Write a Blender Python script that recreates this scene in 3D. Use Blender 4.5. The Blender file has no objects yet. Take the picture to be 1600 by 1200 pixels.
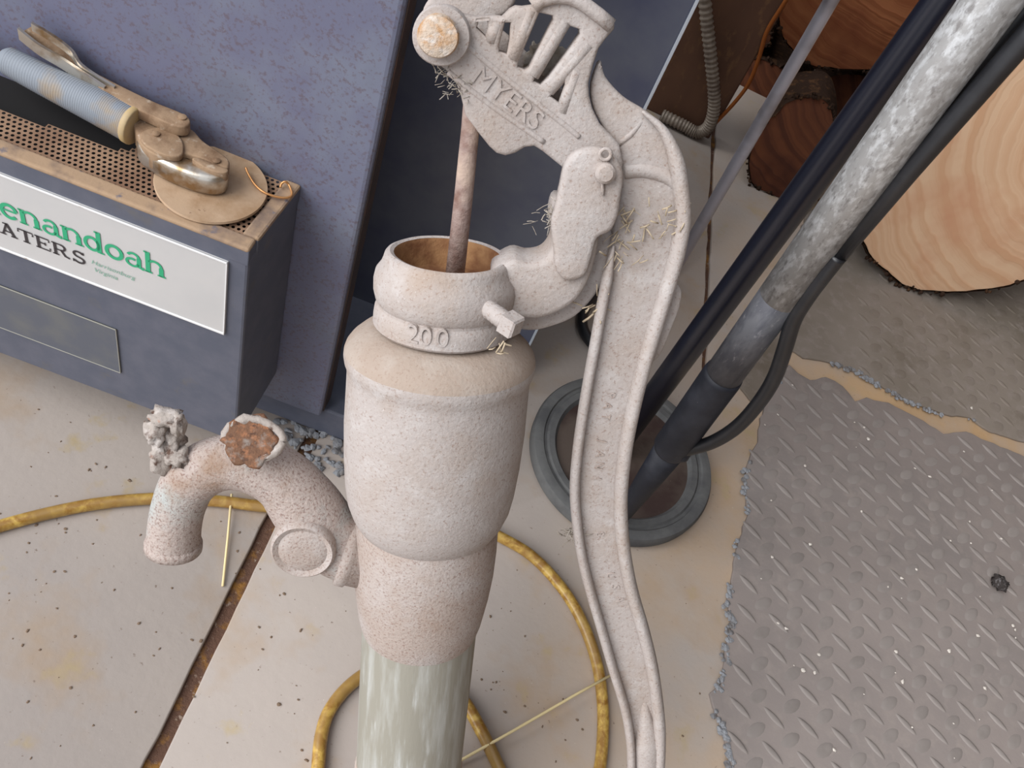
import bpy, bmesh, math, random
from mathutils import Vector, Matrix, noise, geometry
random.seed(7)
scene = bpy.context.scene
col = scene.collection
V = Vector

# ------------------------------------------------------------------ camera
FPX, CAM_H = 1400.0, 1.1                       # focal length in pixels of a 1600 x 1200 frame, lens height
_d = V((300.0 - 800.0, 1620.0 - 600.0)); _L = _d.length; DN = _d / _L      # where plumb lines meet in the photograph
RT = V((DN.y, -DN.x)); TH = math.atan2(_L, FPX)
CF = V((0, math.sin(TH), -math.cos(TH))); CR = V((1, 0, 0)); CU = V((0, math.cos(TH), math.sin(TH)))
CAM = V((0, 0, CAM_H))
cx = CR * RT.x - CU * DN.x; cy = -(CR * RT.y - CU * DN.y); cz = -CF
cam_data = bpy.data.cameras.new('camera'); cam = bpy.data.objects.new('camera', cam_data); col.objects.link(cam)
cam_data.sensor_fit = 'HORIZONTAL'; cam_data.sensor_width = 36.0; cam_data.lens = FPX / 1600.0 * 36.0
cam_data.clip_start = 0.01
M = Matrix((cx, cy, cz)).transposed().to_4x4(); M.translation = CAM; cam.matrix_world = M
scene.camera = cam

# ------------------------------------------------------------------ world, daylight from the open front of the shed
w = bpy.data.worlds.new('world'); scene.world = w; w.use_nodes = True
bg = w.node_tree.nodes['Background']; bg.inputs[0].default_value = (0.92, 0.97, 1.06, 1); bg.inputs[1].default_value = 0.72
sd = bpy.data.lights.new('daylight', 'SUN'); sd.energy = 2.5; sd.angle = math.radians(52); sd.color = (1.0, 0.99, 0.985)
so = bpy.data.objects.new('daylight', sd); col.objects.link(so)
so.rotation_euler = V((0.78, 0.74, -0.88)).to_track_quat('-Z', 'Y').to_euler()
vs = scene.view_settings
vs.view_transform = 'Standard'; vs.look = 'None'; vs.gamma = 1.0; vs.exposure = 0.5; vs.use_curve_mapping = False

# ------------------------------------------------------------------ measuring helpers (sight lines cut with real planes)
def ray(px, py):
    o = V((px - 800.0, py - 600.0)); return CF * FPX + CR * o.dot(RT) - CU * o.dot(DN)
def onz(px, py, z=0.0):
    r = ray(px, py); return CAM + r * ((z - CAM_H) / r.z)
def onpl(px, py, p, n):
    r = ray(px, py); return CAM + r * ((p - CAM).dot(n) / r.dot(n))
def upright(px, py, base):
    """point seen at px,py that lies nearest to the plumb line through base"""
    r = ray(px, py); k = V((r.x, r.y)).dot(V((base.x - CAM.x, base.y - CAM.y))) / V((r.x, r.y)).length_squared
    return CAM + r * k

# ------------------------------------------------------------------ materials
def srgb(c):
    f = lambda v: v / 12.92 if v <= 0.04045 else ((v + 0.055) / 1.055) ** 2.4
    return (f(c[0] / 255), f(c[1] / 255), f(c[2] / 255), 1)
def new_mat(name):
    m = bpy.data.materials.new(name); m.use_nodes = True
    nt = m.node_tree; return m, nt, nt.nodes['Principled BSDF']
def nnode(nt, t, **kw):
    n = nt.nodes.new(t)
    for k, v in kw.items(): setattr(n, k, v)
    return n
def noise_fac(nt, vec, scale, lo, hi, detail=4, rough=0.6, dist=0.0):
    n = nnode(nt, 'ShaderNodeTexNoise'); n.inputs['Scale'].default_value = scale; n.inputs['Detail'].default_value = detail
    n.inputs['Roughness'].default_value = rough; n.inputs['Distortion'].default_value = dist
    nt.links.new(vec, n.inputs['Vector'])
    mr = nnode(nt, 'ShaderNodeMapRange'); mr.inputs[1].default_value = lo; mr.inputs[2].default_value = hi
    nt.links.new(n.outputs['Fac'], mr.inputs[0]); return mr.outputs[0]
def mix(nt, fac, a, b):
    m = nnode(nt, 'ShaderNodeMix', data_type='RGBA')
    if isinstance(fac, float): m.inputs[0].default_value = fac
    else: nt.links.new(fac, m.inputs[0])
    for s, v in ((6, a), (7, b)):
        if isinstance(v, tuple): m.inputs[s].default_value = v
        else: nt.links.new(v, m.inputs[s])
    return m.outputs[2]
def mapping(nt, scale=(1, 1, 1)):
    tc = nnode(nt, 'ShaderNodeTexCoord'); mp = nnode(nt, 'ShaderNodeMapping'); mp.inputs['Scale'].default_value = scale
    nt.links.new(tc.outputs['Object'], mp.inputs[0]); return mp.outputs[0]
def mat(name, base, rough=0.7, metal=0.0, layers=(), bump=None, scale=(1, 1, 1), spec=0.4):
    """layers: (noise scale, colour, low, high[, strength])"""
    m, nt, p = new_mat(name); vec = mapping(nt, scale); c = srgb(base)
    for L in layers:
        f = noise_fac(nt, vec, L[0], L[2], L[3])
        if len(L) > 4:
            mm = nnode(nt, 'ShaderNodeMath', operation='MULTIPLY'); nt.links.new(f, mm.inputs[0]); mm.inputs[1].default_value = L[4]; f = mm.outputs[0]
        c = mix(nt, f, c, srgb(L[1]))
    if isinstance(c, tuple): p.inputs['Base Color'].default_value = c
    else: nt.links.new(c, p.inputs['Base Color'])
    p.inputs['Roughness'].default_value = rough; p.inputs['Metallic'].default_value = metal; p.inputs['Specular IOR Level'].default_value = spec
    if bump:
        n = nnode(nt, 'ShaderNodeTexNoise'); n.inputs['Scale'].default_value = bump[0]; n.inputs['Detail'].default_value = 5; n.inputs['Roughness'].default_value = 0.65
        nt.links.new(vec, n.inputs['Vector'])
        b = nnode(nt, 'ShaderNodeBump'); b.inputs['Strength'].default_value = bump[1]; b.inputs['Distance'].default_value = bump[2] if len(bump) > 2 else 0.002
        nt.links.new(n.outputs['Fac'], b.inputs['Height']); nt.links.new(b.outputs[0], p.inputs['Normal'])
    return m
MT = {}
MT['cast'] = mat('dusty_cast_iron', (178, 169, 164), 0.95, 0, [(16, (171, 158, 149), 0.46, 0.68), (45, (186, 179, 175), 0.5, 0.7), (420, (140, 117, 104), 0.55, 0.70, 0.65), (7, (160, 134, 110), 0.62, 0.78, 0.6), (620, (212, 206, 202), 0.62, 0.72, 0.5)], (260, 0.6, 0.0015), spec=0.1)
MT['cast_brown'] = mat('brown_dusted_iron', (166, 150, 137), 0.95, 0, [(30, (174, 161, 150), 0.46, 0.66), (420, (136, 110, 94), 0.56, 0.72, 0.5)], (260, 0.5, 0.0015), spec=0.1)
MT['cast_rust'] = mat('rusty_cast_iron', (174, 160, 151), 0.95, 0, [(20, (184, 175, 170), 0.45, 0.65), (480, (126, 96, 84), 0.52, 0.70, 0.7), (12, (150, 120, 98), 0.58, 0.75, 0.6)], (320, 0.7, 0.0015), spec=0.1)
MT['spout'] = mat('pitted_spout_iron', (182, 168, 160), 0.95, 0, [(18, (176, 178, 174), 0.5, 0.66), (460, (124, 94, 84), 0.51, 0.68, 0.75), (12, (140, 108, 80), 0.56, 0.72, 0.8)], (300, 0.8, 0.002), spec=0.1)
MT['cast_in'] = mat('brown_rusty_bore', (150, 112, 76), 0.9, 0, [(30, (110, 70, 44), 0.45, 0.65)], (160, 0.6))
MT['rod'] = mat('rusted_rod_iron', (158, 138, 130), 0.9, 0, [(40, (120, 92, 82), 0.45, 0.65), (16, (190, 168, 150), 0.5, 0.66)], (220, 0.6), spec=0.15)
MT['bolt'] = mat('orange_rusty_bolt', (200, 182, 164), 0.95, 0, [(45, (186, 136, 84), 0.46, 0.6), (120, (216, 208, 200), 0.55, 0.7)], (160, 0.8, 0.003), spec=0.1)
MT['raw_rust'] = mat('bright_broken_rust', (118, 88, 70), 0.9, 0, [(140, (156, 110, 82), 0.48, 0.64), (200, (96, 72, 60), 0.52, 0.66), (60, (146, 136, 128), 0.54, 0.66)], (260, 0.8, 0.002), spec=0.12)
MT['lug'] = mat('grey_broken_iron', (168, 158, 150), 0.9, 0, [(90, (96, 76, 66), 0.52, 0.64), (60, (196, 188, 182), 0.55, 0.68), (50, (166, 110, 82), 0.62, 0.7)], (220, 0.8, 0.002), spec=0.15)
MT['pipe'] = mat('galvanised_pipe', (150, 146, 134), 0.75, 0.1, [(80, (172, 171, 164), 0.45, 0.65), (22, (148, 138, 122), 0.52, 0.7), (160, (188, 188, 184), 0.6, 0.7, 0.6)], (120, 0.25), scale=(1, 0.12, 1))
MT['pipe_rim'] = mat('rusty_pipe_foot', (176, 150, 138), 0.95, 0, [(70, (196, 190, 180), 0.45, 0.65)], (150, 0.6))
MT['dust'] = mat('grey_lint', (176, 168, 158), 1.0, 0, [(90, (140, 128, 112), 0.4, 0.7)], (120, 1.0), spec=0)
MT['blue'] = mat('blue_grey_enamel', (86, 90, 103), 0.5, 0.0, [(30, (96, 98, 110), 0.4, 0.65), (22, (106, 100, 92), 0.60, 0.72, 0.5), (500, (170, 168, 166), 0.71, 0.76, 0.5)], (300, 0.08), spec=0.4)
MT['blue_dark'] = mat('speckled_blue_enamel', (106, 108, 130), 0.42, 0.0, [(8, (116, 121, 138), 0.45, 0.62), (4, (92, 95, 112), 0.5, 0.66), (260, (98, 84, 92), 0.52, 0.66, 0.7), (400, (170, 168, 170), 0.70, 0.76, 0.5)], (200, 0.05), spec=0.5)
MT['blue_rear'] = mat('slate_enamel', (90, 94, 106), 0.35, 0.0, [(10, (72, 76, 96), 0.4, 0.66), (420, (170, 168, 166), 0.71, 0.77, 0.5)], (200, 0.05), spec=0.5)
MT['brown_edge'] = mat('dark_brown_enamel', (62, 50, 46), 0.55, 0, [(30, (82, 58, 48), 0.45, 0.65)], (120, 0.2))
MT['black_gap'] = mat('painted_shade_black', (22, 20, 20), 0.9)  # flat black painted in for the shade inside the box and under the body
MT['dusty_top'] = mat('dust_on_enamel', (166, 140, 114), 0.9, 0, [(25, (124, 106, 94), 0.48, 0.66), (60, (100, 100, 112), 0.6, 0.72)], (120, 0.3), spec=0.15)
MT['grille'] = mat('dusty_grille', (150, 122, 100), 0.9, 0, [(20, (126, 98, 80), 0.42, 0.66)], (150, 0.2), spec=0.1)
MT['plate'] = mat('brushed_nameplate', (200, 199, 198), 0.45, 0.15, [(12, (206, 204, 202), 0.4, 0.7)], (120, 0.05))
MT['plate_edge'] = mat('painted_edge_highlight', (236, 236, 236), 0.4, 0.2, [(60, (190, 180, 170), 0.6, 0.7)])
MT['green'] = mat('green_print', (52, 164, 118), 0.6)
MT['black_print'] = mat('black_print', (58, 52, 54), 0.6)
MT['pale_green'] = mat('pale_green_print', (128, 172, 152), 0.6)
MT['clear_plate'] = mat('dull_blue_plate', (92, 96, 106), 0.4, 0.1, [(20, (104, 106, 108), 0.45, 0.65)], spec=0.5)
MT['line'] = mat('pale_plate_rim', (150, 148, 138), 0.5)
MT['trim'] = mat('pale_metal_edge', (196, 204, 214), 0.35, 0.3)
MT['chrome'] = mat('dusty_chrome', (196, 190, 180), 0.28, 0.75, [(30, (150, 124, 92), 0.46, 0.62)], (100, 0.1))
MT['tool'] = mat('dusty_tool_steel', (158, 132, 106), 0.75, 0.2, [(40, (122, 96, 74), 0.45, 0.65), (90, (184, 166, 146), 0.58, 0.7)], (150, 0.3), spec=0.3)
MT['grip'] = mat('grey_vinyl_grip', (128, 134, 142), 0.6, 0, [(16, (150, 130, 102), 0.5, 0.66)], (200, 0.1))
MT['grip_end'] = mat('amber_grip_end', (186, 160, 112), 0.6, 0, [(30, (170, 150, 120), 0.45, 0.65)])
MT['disc'] = mat('dusty_disc', (176, 150, 124), 0.85, 0, [(28, (154, 126, 98), 0.45, 0.66), (150, (104, 78, 62), 0.66, 0.74)], (150, 0.2), spec=0.15)
MT['copper'] = mat('copper_wire', (206, 150, 96), 0.4, 0.6)
MT['orange'] = mat('orange_wire', (150, 82, 28), 0.6)
MT['conduit'] = mat('grey_conduit', (156, 144, 130), 0.5, 0.2, [(20, (120, 106, 94), 0.45, 0.65)])
MT['board'] = mat('dark_brown_board', (108, 76, 56), 0.7, 0, [(6, (84, 58, 46), 0.42, 0.66), (60, (122, 88, 60), 0.55, 0.72)], (40, 0.2), scale=(1, 1, 0.5))
MT['wall'] = mat('dark_timber_wall', (70, 54, 44), 0.9, 0, [(5, (52, 42, 36), 0.4, 0.65)], (20, 0.3))
MT['wall_side'] = mat('shed_wall', (120, 108, 96), 0.9, 0, [(3, (104, 92, 82), 0.4, 0.65)], (20, 0.2))
MT['black_tube'] = mat('blue_black_tube', (18, 20, 33), 0.34, 0.0, [(400, (130, 128, 126), 0.71, 0.76, 0.5)], spec=0.8)
MT['black'] = mat('black_rubber', (27, 28, 32), 0.42, 0, [(30, (36, 37, 41), 0.45, 0.65)], (150, 0.1), spec=0.7)
MT['sleeve'] = mat('black_sleeve', (34, 36, 44), 0.55, 0, [(12, (56, 58, 66), 0.48, 0.68), (330, (150, 146, 140), 0.7, 0.75, 0.5)], (150, 0.15))
MT['silver'] = mat('mottled_galvanised', (164, 162, 160), 0.42, 0.35, [(150, (198, 198, 198), 0.47, 0.62), (190, (122, 118, 116), 0.54, 0.68, 0.8), (10, (132, 124, 118), 0.56, 0.72, 0.6)], (160, 0.25), scale=(1, 1, 0.5))
MT['silver_grey'] = mat('dark_grey_shaft', (104, 104, 108), 0.5, 0.3, [(60, (84, 84, 90), 0.45, 0.62), (160, (150, 148, 150), 0.6, 0.7, 0.6)], (120, 0.25), scale=(1, 1, 0.4))
MT['greyrod'] = mat('grey_thin_rod', (192, 190, 200), 0.4, 0.2, [(6, (120, 112, 112), 0.5, 0.66)], (200, 0.1))
MT['rubber_rim'] = mat('dusty_rubber_rim', (108, 108, 107), 0.85, 0, [(20, (88, 88, 89), 0.42, 0.66)], (150, 0.2), spec=0.15)
MT['base_disc'] = mat('brown_base_top', (88, 76, 68), 0.7, 0, [(9, (62, 46, 42), 0.45, 0.62), (300, (150, 130, 116), 0.7, 0.75)], (150, 0.2))
MT['mat'] = mat('grey_rubber_mat', (144, 134, 129), 0.85, 0, [(5, (134, 126, 122), 0.42, 0.66), (50, (148, 138, 132), 0.5, 0.7), (380, (176, 166, 158), 0.73, 0.79, 0.5)], (160, 0.15), spec=0.15)
MT['mat_rear'] = mat('brown_grey_rubber_mat', (132, 122, 112), 0.8, 0, [(5, (116, 106, 94), 0.45, 0.66), (50, (138, 128, 120), 0.5, 0.7), (380, (176, 160, 146), 0.73, 0.79, 0.5)], (160, 0.15), spec=0.2)
MT['mat_lug'] = mat('grey_rubber_lug', (145, 137, 132), 0.8, 0, [(30, (137, 129, 124), 0.45, 0.66)], spec=0.15)
MT['lint'] = mat('blue_grey_lint', (150, 152, 156), 1.0, 0, [(60, (118, 114, 112), 0.45, 0.65)], (140, 0.8), spec=0)
MT['bark'] = mat('dark_bark', (58, 44, 36), 1.0, 0, [(60, (92, 66, 46), 0.52, 0.66)], (60, 1.0, 0.006), spec=0.05)
MT['straw'] = mat('dry_straw', (184, 168, 144), 0.85, spec=0.1)
MT['straw_pale'] = mat('pale_dry_straw', (226, 206, 156), 0.8)
MT['crumb'] = mat('dark_crumb', (122, 104, 88), 1.0, spec=0.1)
MT['white_flake'] = mat('white_flake', (218, 210, 200), 0.9)
MT['pebble'] = mat('dark_seed_head', (62, 56, 54), 0.9, 0, [(200, (120, 116, 116), 0.55, 0.65)], (200, 1.0, 0.003))
MT['light_block_roof'] = mat('light_block_grey', (150, 142, 132), 0.9)

def wood_end(name, c1, c2, c3, pith, ring):
    m, nt, p = new_mat(name); vec = mapping(nt)
    sub = nnode(nt, 'ShaderNodeVectorMath', operation='SUBTRACT'); nt.links.new(vec, sub.inputs[0]); sub.inputs[1].default_value = (pith[0], pith[1], 0)
    sq = nnode(nt, 'ShaderNodeVectorMath', operation='MULTIPLY'); nt.links.new(sub.outputs[0], sq.inputs[0]); sq.inputs[1].default_value = (1, 1, 0)
    ln = nnode(nt, 'ShaderNodeVectorMath', operation='LENGTH'); nt.links.new(sq.outputs[0], ln.inputs[0])
    nz = noise_fac(nt, vec, 7, 0, 1, 3); a = nnode(nt, 'ShaderNodeMath', operation='MULTIPLY_ADD'); nt.links.new(nz, a.inputs[0]); a.inputs[1].default_value = 0.05
    nt.links.new(ln.outputs[1], a.inputs[2])
    mm = nnode(nt, 'ShaderNodeMath', operation='MULTIPLY'); nt.links.new(a.outputs[0], mm.inputs[0]); mm.inputs[1].default_value = ring
    n2 = nnode(nt, 'ShaderNodeTexNoise', noise_dimensions='1D'); n2.inputs['Scale'].default_value = 1.0; n2.inputs['Detail'].default_value = 3
    nt.links.new(mm.outputs[0], n2.inputs['W'])
    mr = nnode(nt, 'ShaderNodeMapRange'); mr.inputs[1].default_value = 0.38; mr.inputs[2].default_value = 0.66; nt.links.new(n2.outputs['Fac'], mr.inputs[0])
    c = mix(nt, mr.outputs[0], srgb(c1), srgb(c2))
    c = mix(nt, noise_fac(nt, vec, 5, 0.5, 0.7), c, srgb(c3))
    nt.links.new(c, p.inputs['Base Color']); p.inputs['Roughness'].default_value = 0.8; p.inputs['Specular IOR Level'].default_value = 0.15
    b = nnode(nt, 'ShaderNodeBump'); b.inputs['Strength'].default_value = 0.25; b.inputs['Distance'].default_value = 0.003
    nt.links.new(mr.outputs[0], b.inputs['Height']); nt.links.new(b.outputs[0], p.inputs['Normal'])
    return m
MT['log_big'] = wood_end('pale_cut_wood', (226, 190, 156), (214, 170, 134), (208, 156, 122), (0.24, 0.16), 42)
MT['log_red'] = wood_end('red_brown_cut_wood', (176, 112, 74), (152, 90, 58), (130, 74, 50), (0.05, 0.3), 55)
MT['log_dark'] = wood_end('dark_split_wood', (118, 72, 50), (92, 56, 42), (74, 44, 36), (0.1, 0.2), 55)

def hose_mat():
    m, nt, p = new_mat('amber_hose'); vec = mapping(nt)
    f = noise_fac(nt, vec, 90, 0.40, 0.62, 4, 0.6, 0.4); f2 = noise_fac(nt, vec, 10, 0.45, 0.6)
    c = mix(nt, f, srgb((146, 104, 40)), srgb((198, 164, 84))); c = mix(nt, f2, c, srgb((150, 118, 66)))
    nt.links.new(c, p.inputs['Base Color']); p.inputs['Roughness'].default_value = 0.3; return m
MT['hose'] = hose_mat()

def floor_mat():
    m, nt, p = new_mat('stained_concrete'); vec = mapping(nt)
    c = mix(nt, noise_fac(nt, vec, 2.6, 0.4, 0.65), srgb((176, 165, 156)), srgb((166, 156, 149)))
    c = mix(nt, noise_fac(nt, vec, 7, 0.52, 0.70), c, srgb((170, 150, 130)))
    # tan glue and rust staining to the right of the pump, towards the mats
    sx = nnode(nt, 'ShaderNodeSeparateXYZ'); nt.links.new(vec, sx.inputs[0])
    mr = nnode(nt, 'ShaderNodeMapRange'); mr.inputs[1].default_value = 0.12; mr.inputs[2].default_value = 0.62; nt.links.new(sx.outputs[0], mr.inputs[0])
    nz = noise_fac(nt, vec, 6, 0.3, 0.62); mu = nnode(nt, 'ShaderNodeMath', operation='MULTIPLY'); nt.links.new(mr.outputs[0], mu.inputs[0]); nt.links.new(nz, mu.inputs[1])
    c = mix(nt, mu.outputs[0], c, srgb((190, 158, 120)))
    c = mix(nt, noise_fac(nt, vec, 14, 0.60, 0.74), c, srgb((176, 158, 124)))
    c = mix(nt, noise_fac(nt, vec, 160, 0.66, 0.74), c, srgb((126, 110, 98)))
    c = mix(nt, noise_fac(nt, vec, 300, 0.70, 0.76), c, srgb((214, 204, 194)))
    nt.links.new(c, p.inputs['Base Color']); p.inputs['Roughness'].default_value = 0.75; p.inputs['Specular IOR Level'].default_value = 0.25
    n = nnode(nt, 'ShaderNodeTexNoise'); n.inputs['Scale'].default_value = 90; n.inputs['Detail'].default_value = 5; nt.links.new(vec, n.inputs['Vector'])
    b = nnode(nt, 'ShaderNodeBump'); b.inputs['Strength'].default_value = 0.2; b.inputs['Distance'].default_value = 0.002
    nt.links.new(n.outputs['Fac'], b.inputs['Height']); nt.links.new(b.outputs[0], p.inputs['Normal']); return m
MT['floor'] = floor_mat()
MT['dirt'] = mat('joint_dirt', (98, 74, 62), 1.0, 0, [(40, (136, 98, 54), 0.5, 0.64), (120, (150, 132, 118), 0.6, 0.7)], (150, 0.8, 0.004), spec=0.05)

# ------------------------------------------------------------------ mesh helpers
def mesh_of(verts, faces, smooth=False):
    me = bpy.data.meshes.new('m'); me.from_pydata([tuple(v) for v in verts], [], faces); me.validate(); me.update()
    if smooth:
        for p in me.polygons: p.use_smooth = True
    return me
def link(name, me, m, parent=None):
    o = bpy.data.objects.new(name, me); me.name = name; me.materials.clear(); me.materials.append(MT[m]); col.objects.link(o)
    if parent: o.parent = parent
    return o
def tag(o, label, cat, group=None, kind=None):
    o['label'] = label
    if cat: o['category'] = cat
    if group: o['group'] = group
    if kind: o['kind'] = kind
    return o
def rebase(o):
    """move the origin of a top-level mesh to the middle of its foot"""
    me = o.data; xs = [v.co for v in me.vertices]
    lo = V((min(v.x for v in xs), min(v.y for v in xs), min(v.z for v in xs))); hi = V((max(v.x for v in xs), max(v.y for v in xs), max(v.z for v in xs)))
    c = V(((lo.x + hi.x) / 2, (lo.y + hi.y) / 2, lo.z)); me.transform(Matrix.Translation(-c)); o.location = c; return o
def empty(name, mw):
    o = bpy.data.objects.new(name, None); o.empty_display_size = 0.05; col.objects.link(o); o.matrix_world = mw; return o
def crom(pts, k=6, closed=False):
    pts = [V(p) for p in pts]; n = len(pts); out = []
    for i in range(n if closed else n - 1):
        g = (lambda j: pts[j % n]) if closed else (lambda j: pts[max(0, min(n - 1, j))])
        p0, p1, p2, p3 = g(i - 1), g(i), g(i + 1), g(i + 2)
        for s in range(k):
            t = s / k
            out.append(0.5 * (2 * p1 + (p2 - p0) * t + (2 * p0 - 5 * p1 + 4 * p2 - p3) * t * t + (3 * p1 - p0 - 3 * p2 + p3) * t ** 3))
    if not closed: out.append(pts[-1])
    return out
def tube_vf(path, rad, seg=16, cap=True, flat=1.0, ref=None):
    path = [V(p) for p in path]; n = len(path)
    if not isinstance(rad, (list, tuple)): rad = [rad] * n
    vs_, fs = [], []; t0 = (path[1] - path[0]).normalized()
    u = V(ref) if ref else t0.orthogonal()
    u = (u - t0 * u.dot(t0)).normalized()
    for i in range(n):
        t = (path[min(n - 1, i + 1)] - path[max(0, i - 1)]).normalized(); u = (u - t * u.dot(t)).normalized(); b = t.cross(u)
        for k in range(seg):
            a = 2 * math.pi * k / seg; vs_.append(path[i] + (u * math.cos(a) + b * math.sin(a) * flat) * rad[i])
    for i in range(n - 1):
        for k in range(seg):
            k2 = (k + 1) % seg; fs.append((i * seg + k, i * seg + k2, (i + 1) * seg + k2, (i + 1) * seg + k))
    if cap: fs.append(tuple(range(seg - 1, -1, -1))); fs.append(tuple((n - 1) * seg + k for k in range(seg)))
    return vs_, fs
def tube(path, rad, seg=16, cap=True, flat=1.0, ref=None): return mesh_of(*tube_vf(path, rad, seg, cap, flat, ref), smooth=True)
def sharp(me, deg=40):
    bm = bmesh.new(); bm.from_mesh(me)
    for e in bm.edges:
        if len(e.link_faces) == 2 and e.calc_face_angle(0) > math.radians(deg): e.smooth = False
    bm.to_mesh(me); bm.free(); return me
def join(*mes):
    bm = bmesh.new()
    for me in mes: bm.from_mesh(me)
    r = bpy.data.meshes.new('m'); bm.to_mesh(r); bm.free(); return r
def lathe(prof, axis='Z', seg=64, c=(0, 0, 0), caps=(False, False), wob=0.0):
    """prof: (height, radius); axis Y or Z of the local frame"""
    vs_, fs = [], []; c = V(c)
    for h, r in prof:
        for k in range(seg):
            a = 2 * math.pi * k / seg; x, y = r * math.cos(a), r * math.sin(a)
            p = V((x, h, -y)) if axis == 'Y' else V((x, y, h))
            if wob: p += p.normalized() * wob * noise.noise(p * 40)
            vs_.append(c + p)
    n = len(prof)
    for i in range(n - 1):
        for k in range(seg):
            k2 = (k + 1) % seg; fs.append((i * seg + k, i * seg + k2, (i + 1) * seg + k2, (i + 1) * seg + k))
    if caps[0]: fs.append(tuple(range(seg - 1, -1, -1)))
    if caps[1]: fs.append(tuple((n - 1) * seg + k for k in range(seg)))
    return sharp(mesh_of(vs_, fs, True), 35)
def _inset(loop, d):
    n = len(loop); out = []
    for i in range(n):
        p, q, r = loop[i - 1], loop[i], loop[(i + 1) % n]
        t1, t2 = (q - p), (r - q)
        t1 = t1.normalized() if t1.length > 1e-9 else t2.normalized(); t2 = t2.normalized() if t2.length > 1e-9 else t1
        m = V((-(t1.y + t2.y), t1.x + t2.x)); m = m.normalized() if m.length > 1e-6 else V((-t1.y, t1.x))
        out.append(q + m * d)
    return out
def plate(polys, z0, z1, bevel=0.0015, res=2):
    """flat casting: first polygon the outline, further ones holes; 2D points, thickness z0..z1, rounded edges"""
    def area(L): return sum(L[i - 1].x * L[i].y - L[i].x * L[i - 1].y for i in range(len(L)))
    loops = []
    for k, pl in enumerate(polys):
        L = [V((p[0], p[1])) for p in pl]; L = [L[i] for i in range(len(L)) if (L[i] - L[i - 1]).length > 1e-6]
        if (area(L) > 0) != (k == 0): L = L[::-1]
        loops.append(L)
    bevel = min(bevel, (z1 - z0) * 0.49); steps = [(0.0, bevel), (0.3 * bevel, 0.3 * bevel), (bevel, 0.0)]   # inset, drop
    rings = [(d, z1 - h) for d, h in steps[::-1]] + [(d, z0 + h) for d, h in steps]
    vs_, fs = [], []
    caps2 = []; 
    for L in loops:
        n = len(L); b0 = len(vs_); ins = {}
        for d, z in rings:
            for p in (_inset(L, d) if d else L): vs_.append((p.x, p.y, z))
        for r in range(len(rings) - 1):
            for i in range(n): i2 = (i + 1) % n; fs.append((b0 + r * n + i, b0 + (r + 1) * n + i, b0 + (r + 1) * n + i2, b0 + r * n + i2))
        caps2.append((b0, b0 + (len(rings) - 1) * n, n))
    pts, edges, idt = [], [], []
    for b0, bz, n in caps2:
        k0 = len(pts)
        for i in range(n): pts.append(V(vs_[b0 + i][:2])); idt.append((b0 + i, bz + i))
        edges += [(k0 + i, k0 + (i + 1) % n) for i in range(n)]
    ov, oe, of, ovi, oei, ofi = geometry.delaunay_2d_cdt(pts, edges, [], 2, 1e-7)
    mp = []
    for k, v in enumerate(ov):
        if ovi[k]: mp.append(idt[ovi[k][0]])
        else: vs_.append((v.x, v.y, z1)); vs_.append((v.x, v.y, z0)); mp.append((len(vs_) - 2, len(vs_) - 1))
    hl = [[pts[i] for i in range(sum(c[2] for c in caps2[:k]), sum(c[2] for c in caps2[:k + 1]))] for k in range(len(caps2))]
    for f in of:
        c = sum((ov[i] for i in f), V((0, 0))) / len(f)
        if any(pip(c, h) for h in hl[1:]) or not pip(c, hl[0]): continue
        fs.append(tuple(mp[i][0] for i in f)); fs.append(tuple(mp[i][1] for i in reversed(f)))
    me = mesh_of(vs_, fs, True); return sharp(me, 50)
def pip(p, poly):
    c = False; j = len(poly) - 1
    for i in range(len(poly)):
        a, b = poly[i], poly[j]
        if (a.y > p.y) != (b.y > p.y) and p.x < (b.x - a.x) * (p.y - a.y) / (b.y - a.y) + a.x: c = not c
        j = i
    return c
def text_mesh(body, size, extrude=0.0, align='CENTER'):
    cu = bpy.data.curves.new('t', 'FONT'); cu.body = body; cu.size = size; cu.extrude = extrude; cu.align_x = align; cu.align_y = 'CENTER'; cu.resolution_u = 3
    o = bpy.data.objects.new('t', cu); col.objects.link(o); me = o.to_mesh().copy(); col.objects.unlink(o); bpy.data.objects.remove(o); return me
def box(lo, hi, bevel=0.002, seg=2):
    bm = bmesh.new(); bmesh.ops.create_cube(bm, size=1.0)
    lo, hi = V(lo), V(hi)
    for v in bm.verts: v.co = V((lo[i] + (v.co[i] + 0.5) * (hi[i] - lo[i]) for i in range(3)))
    if bevel: bmesh.ops.bevel(bm, geom=bm.edges[:], offset=bevel, segments=seg, affect='EDGES', profile=0.5)
    me = bpy.data.meshes.new('m'); bm.to_mesh(me); bm.free(); return me
def hexa(bot, top, bevel=0.004, seg=2):
    """solid from four foot points and four head points"""
    bm = bmesh.new(); b = [bm.verts.new(p) for p in bot]; t = [bm.verts.new(p) for p in top]; n = len(b)
    bm.faces.new(b[::-1]); bm.faces.new(t)
    for i in range(n): bm.faces.new((b[i], b[(i + 1) % n], t[(i + 1) % n], t[i]))
    bmesh.ops.recalc_face_normals(bm, faces=bm.faces[:])
    if bevel: bmesh.ops.bevel(bm, geom=bm.edges[:], offset=bevel, segments=seg, affect='EDGES', profile=0.5)
    me = bpy.data.meshes.new('m'); bm.to_mesh(me); bm.free(); return me
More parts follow.
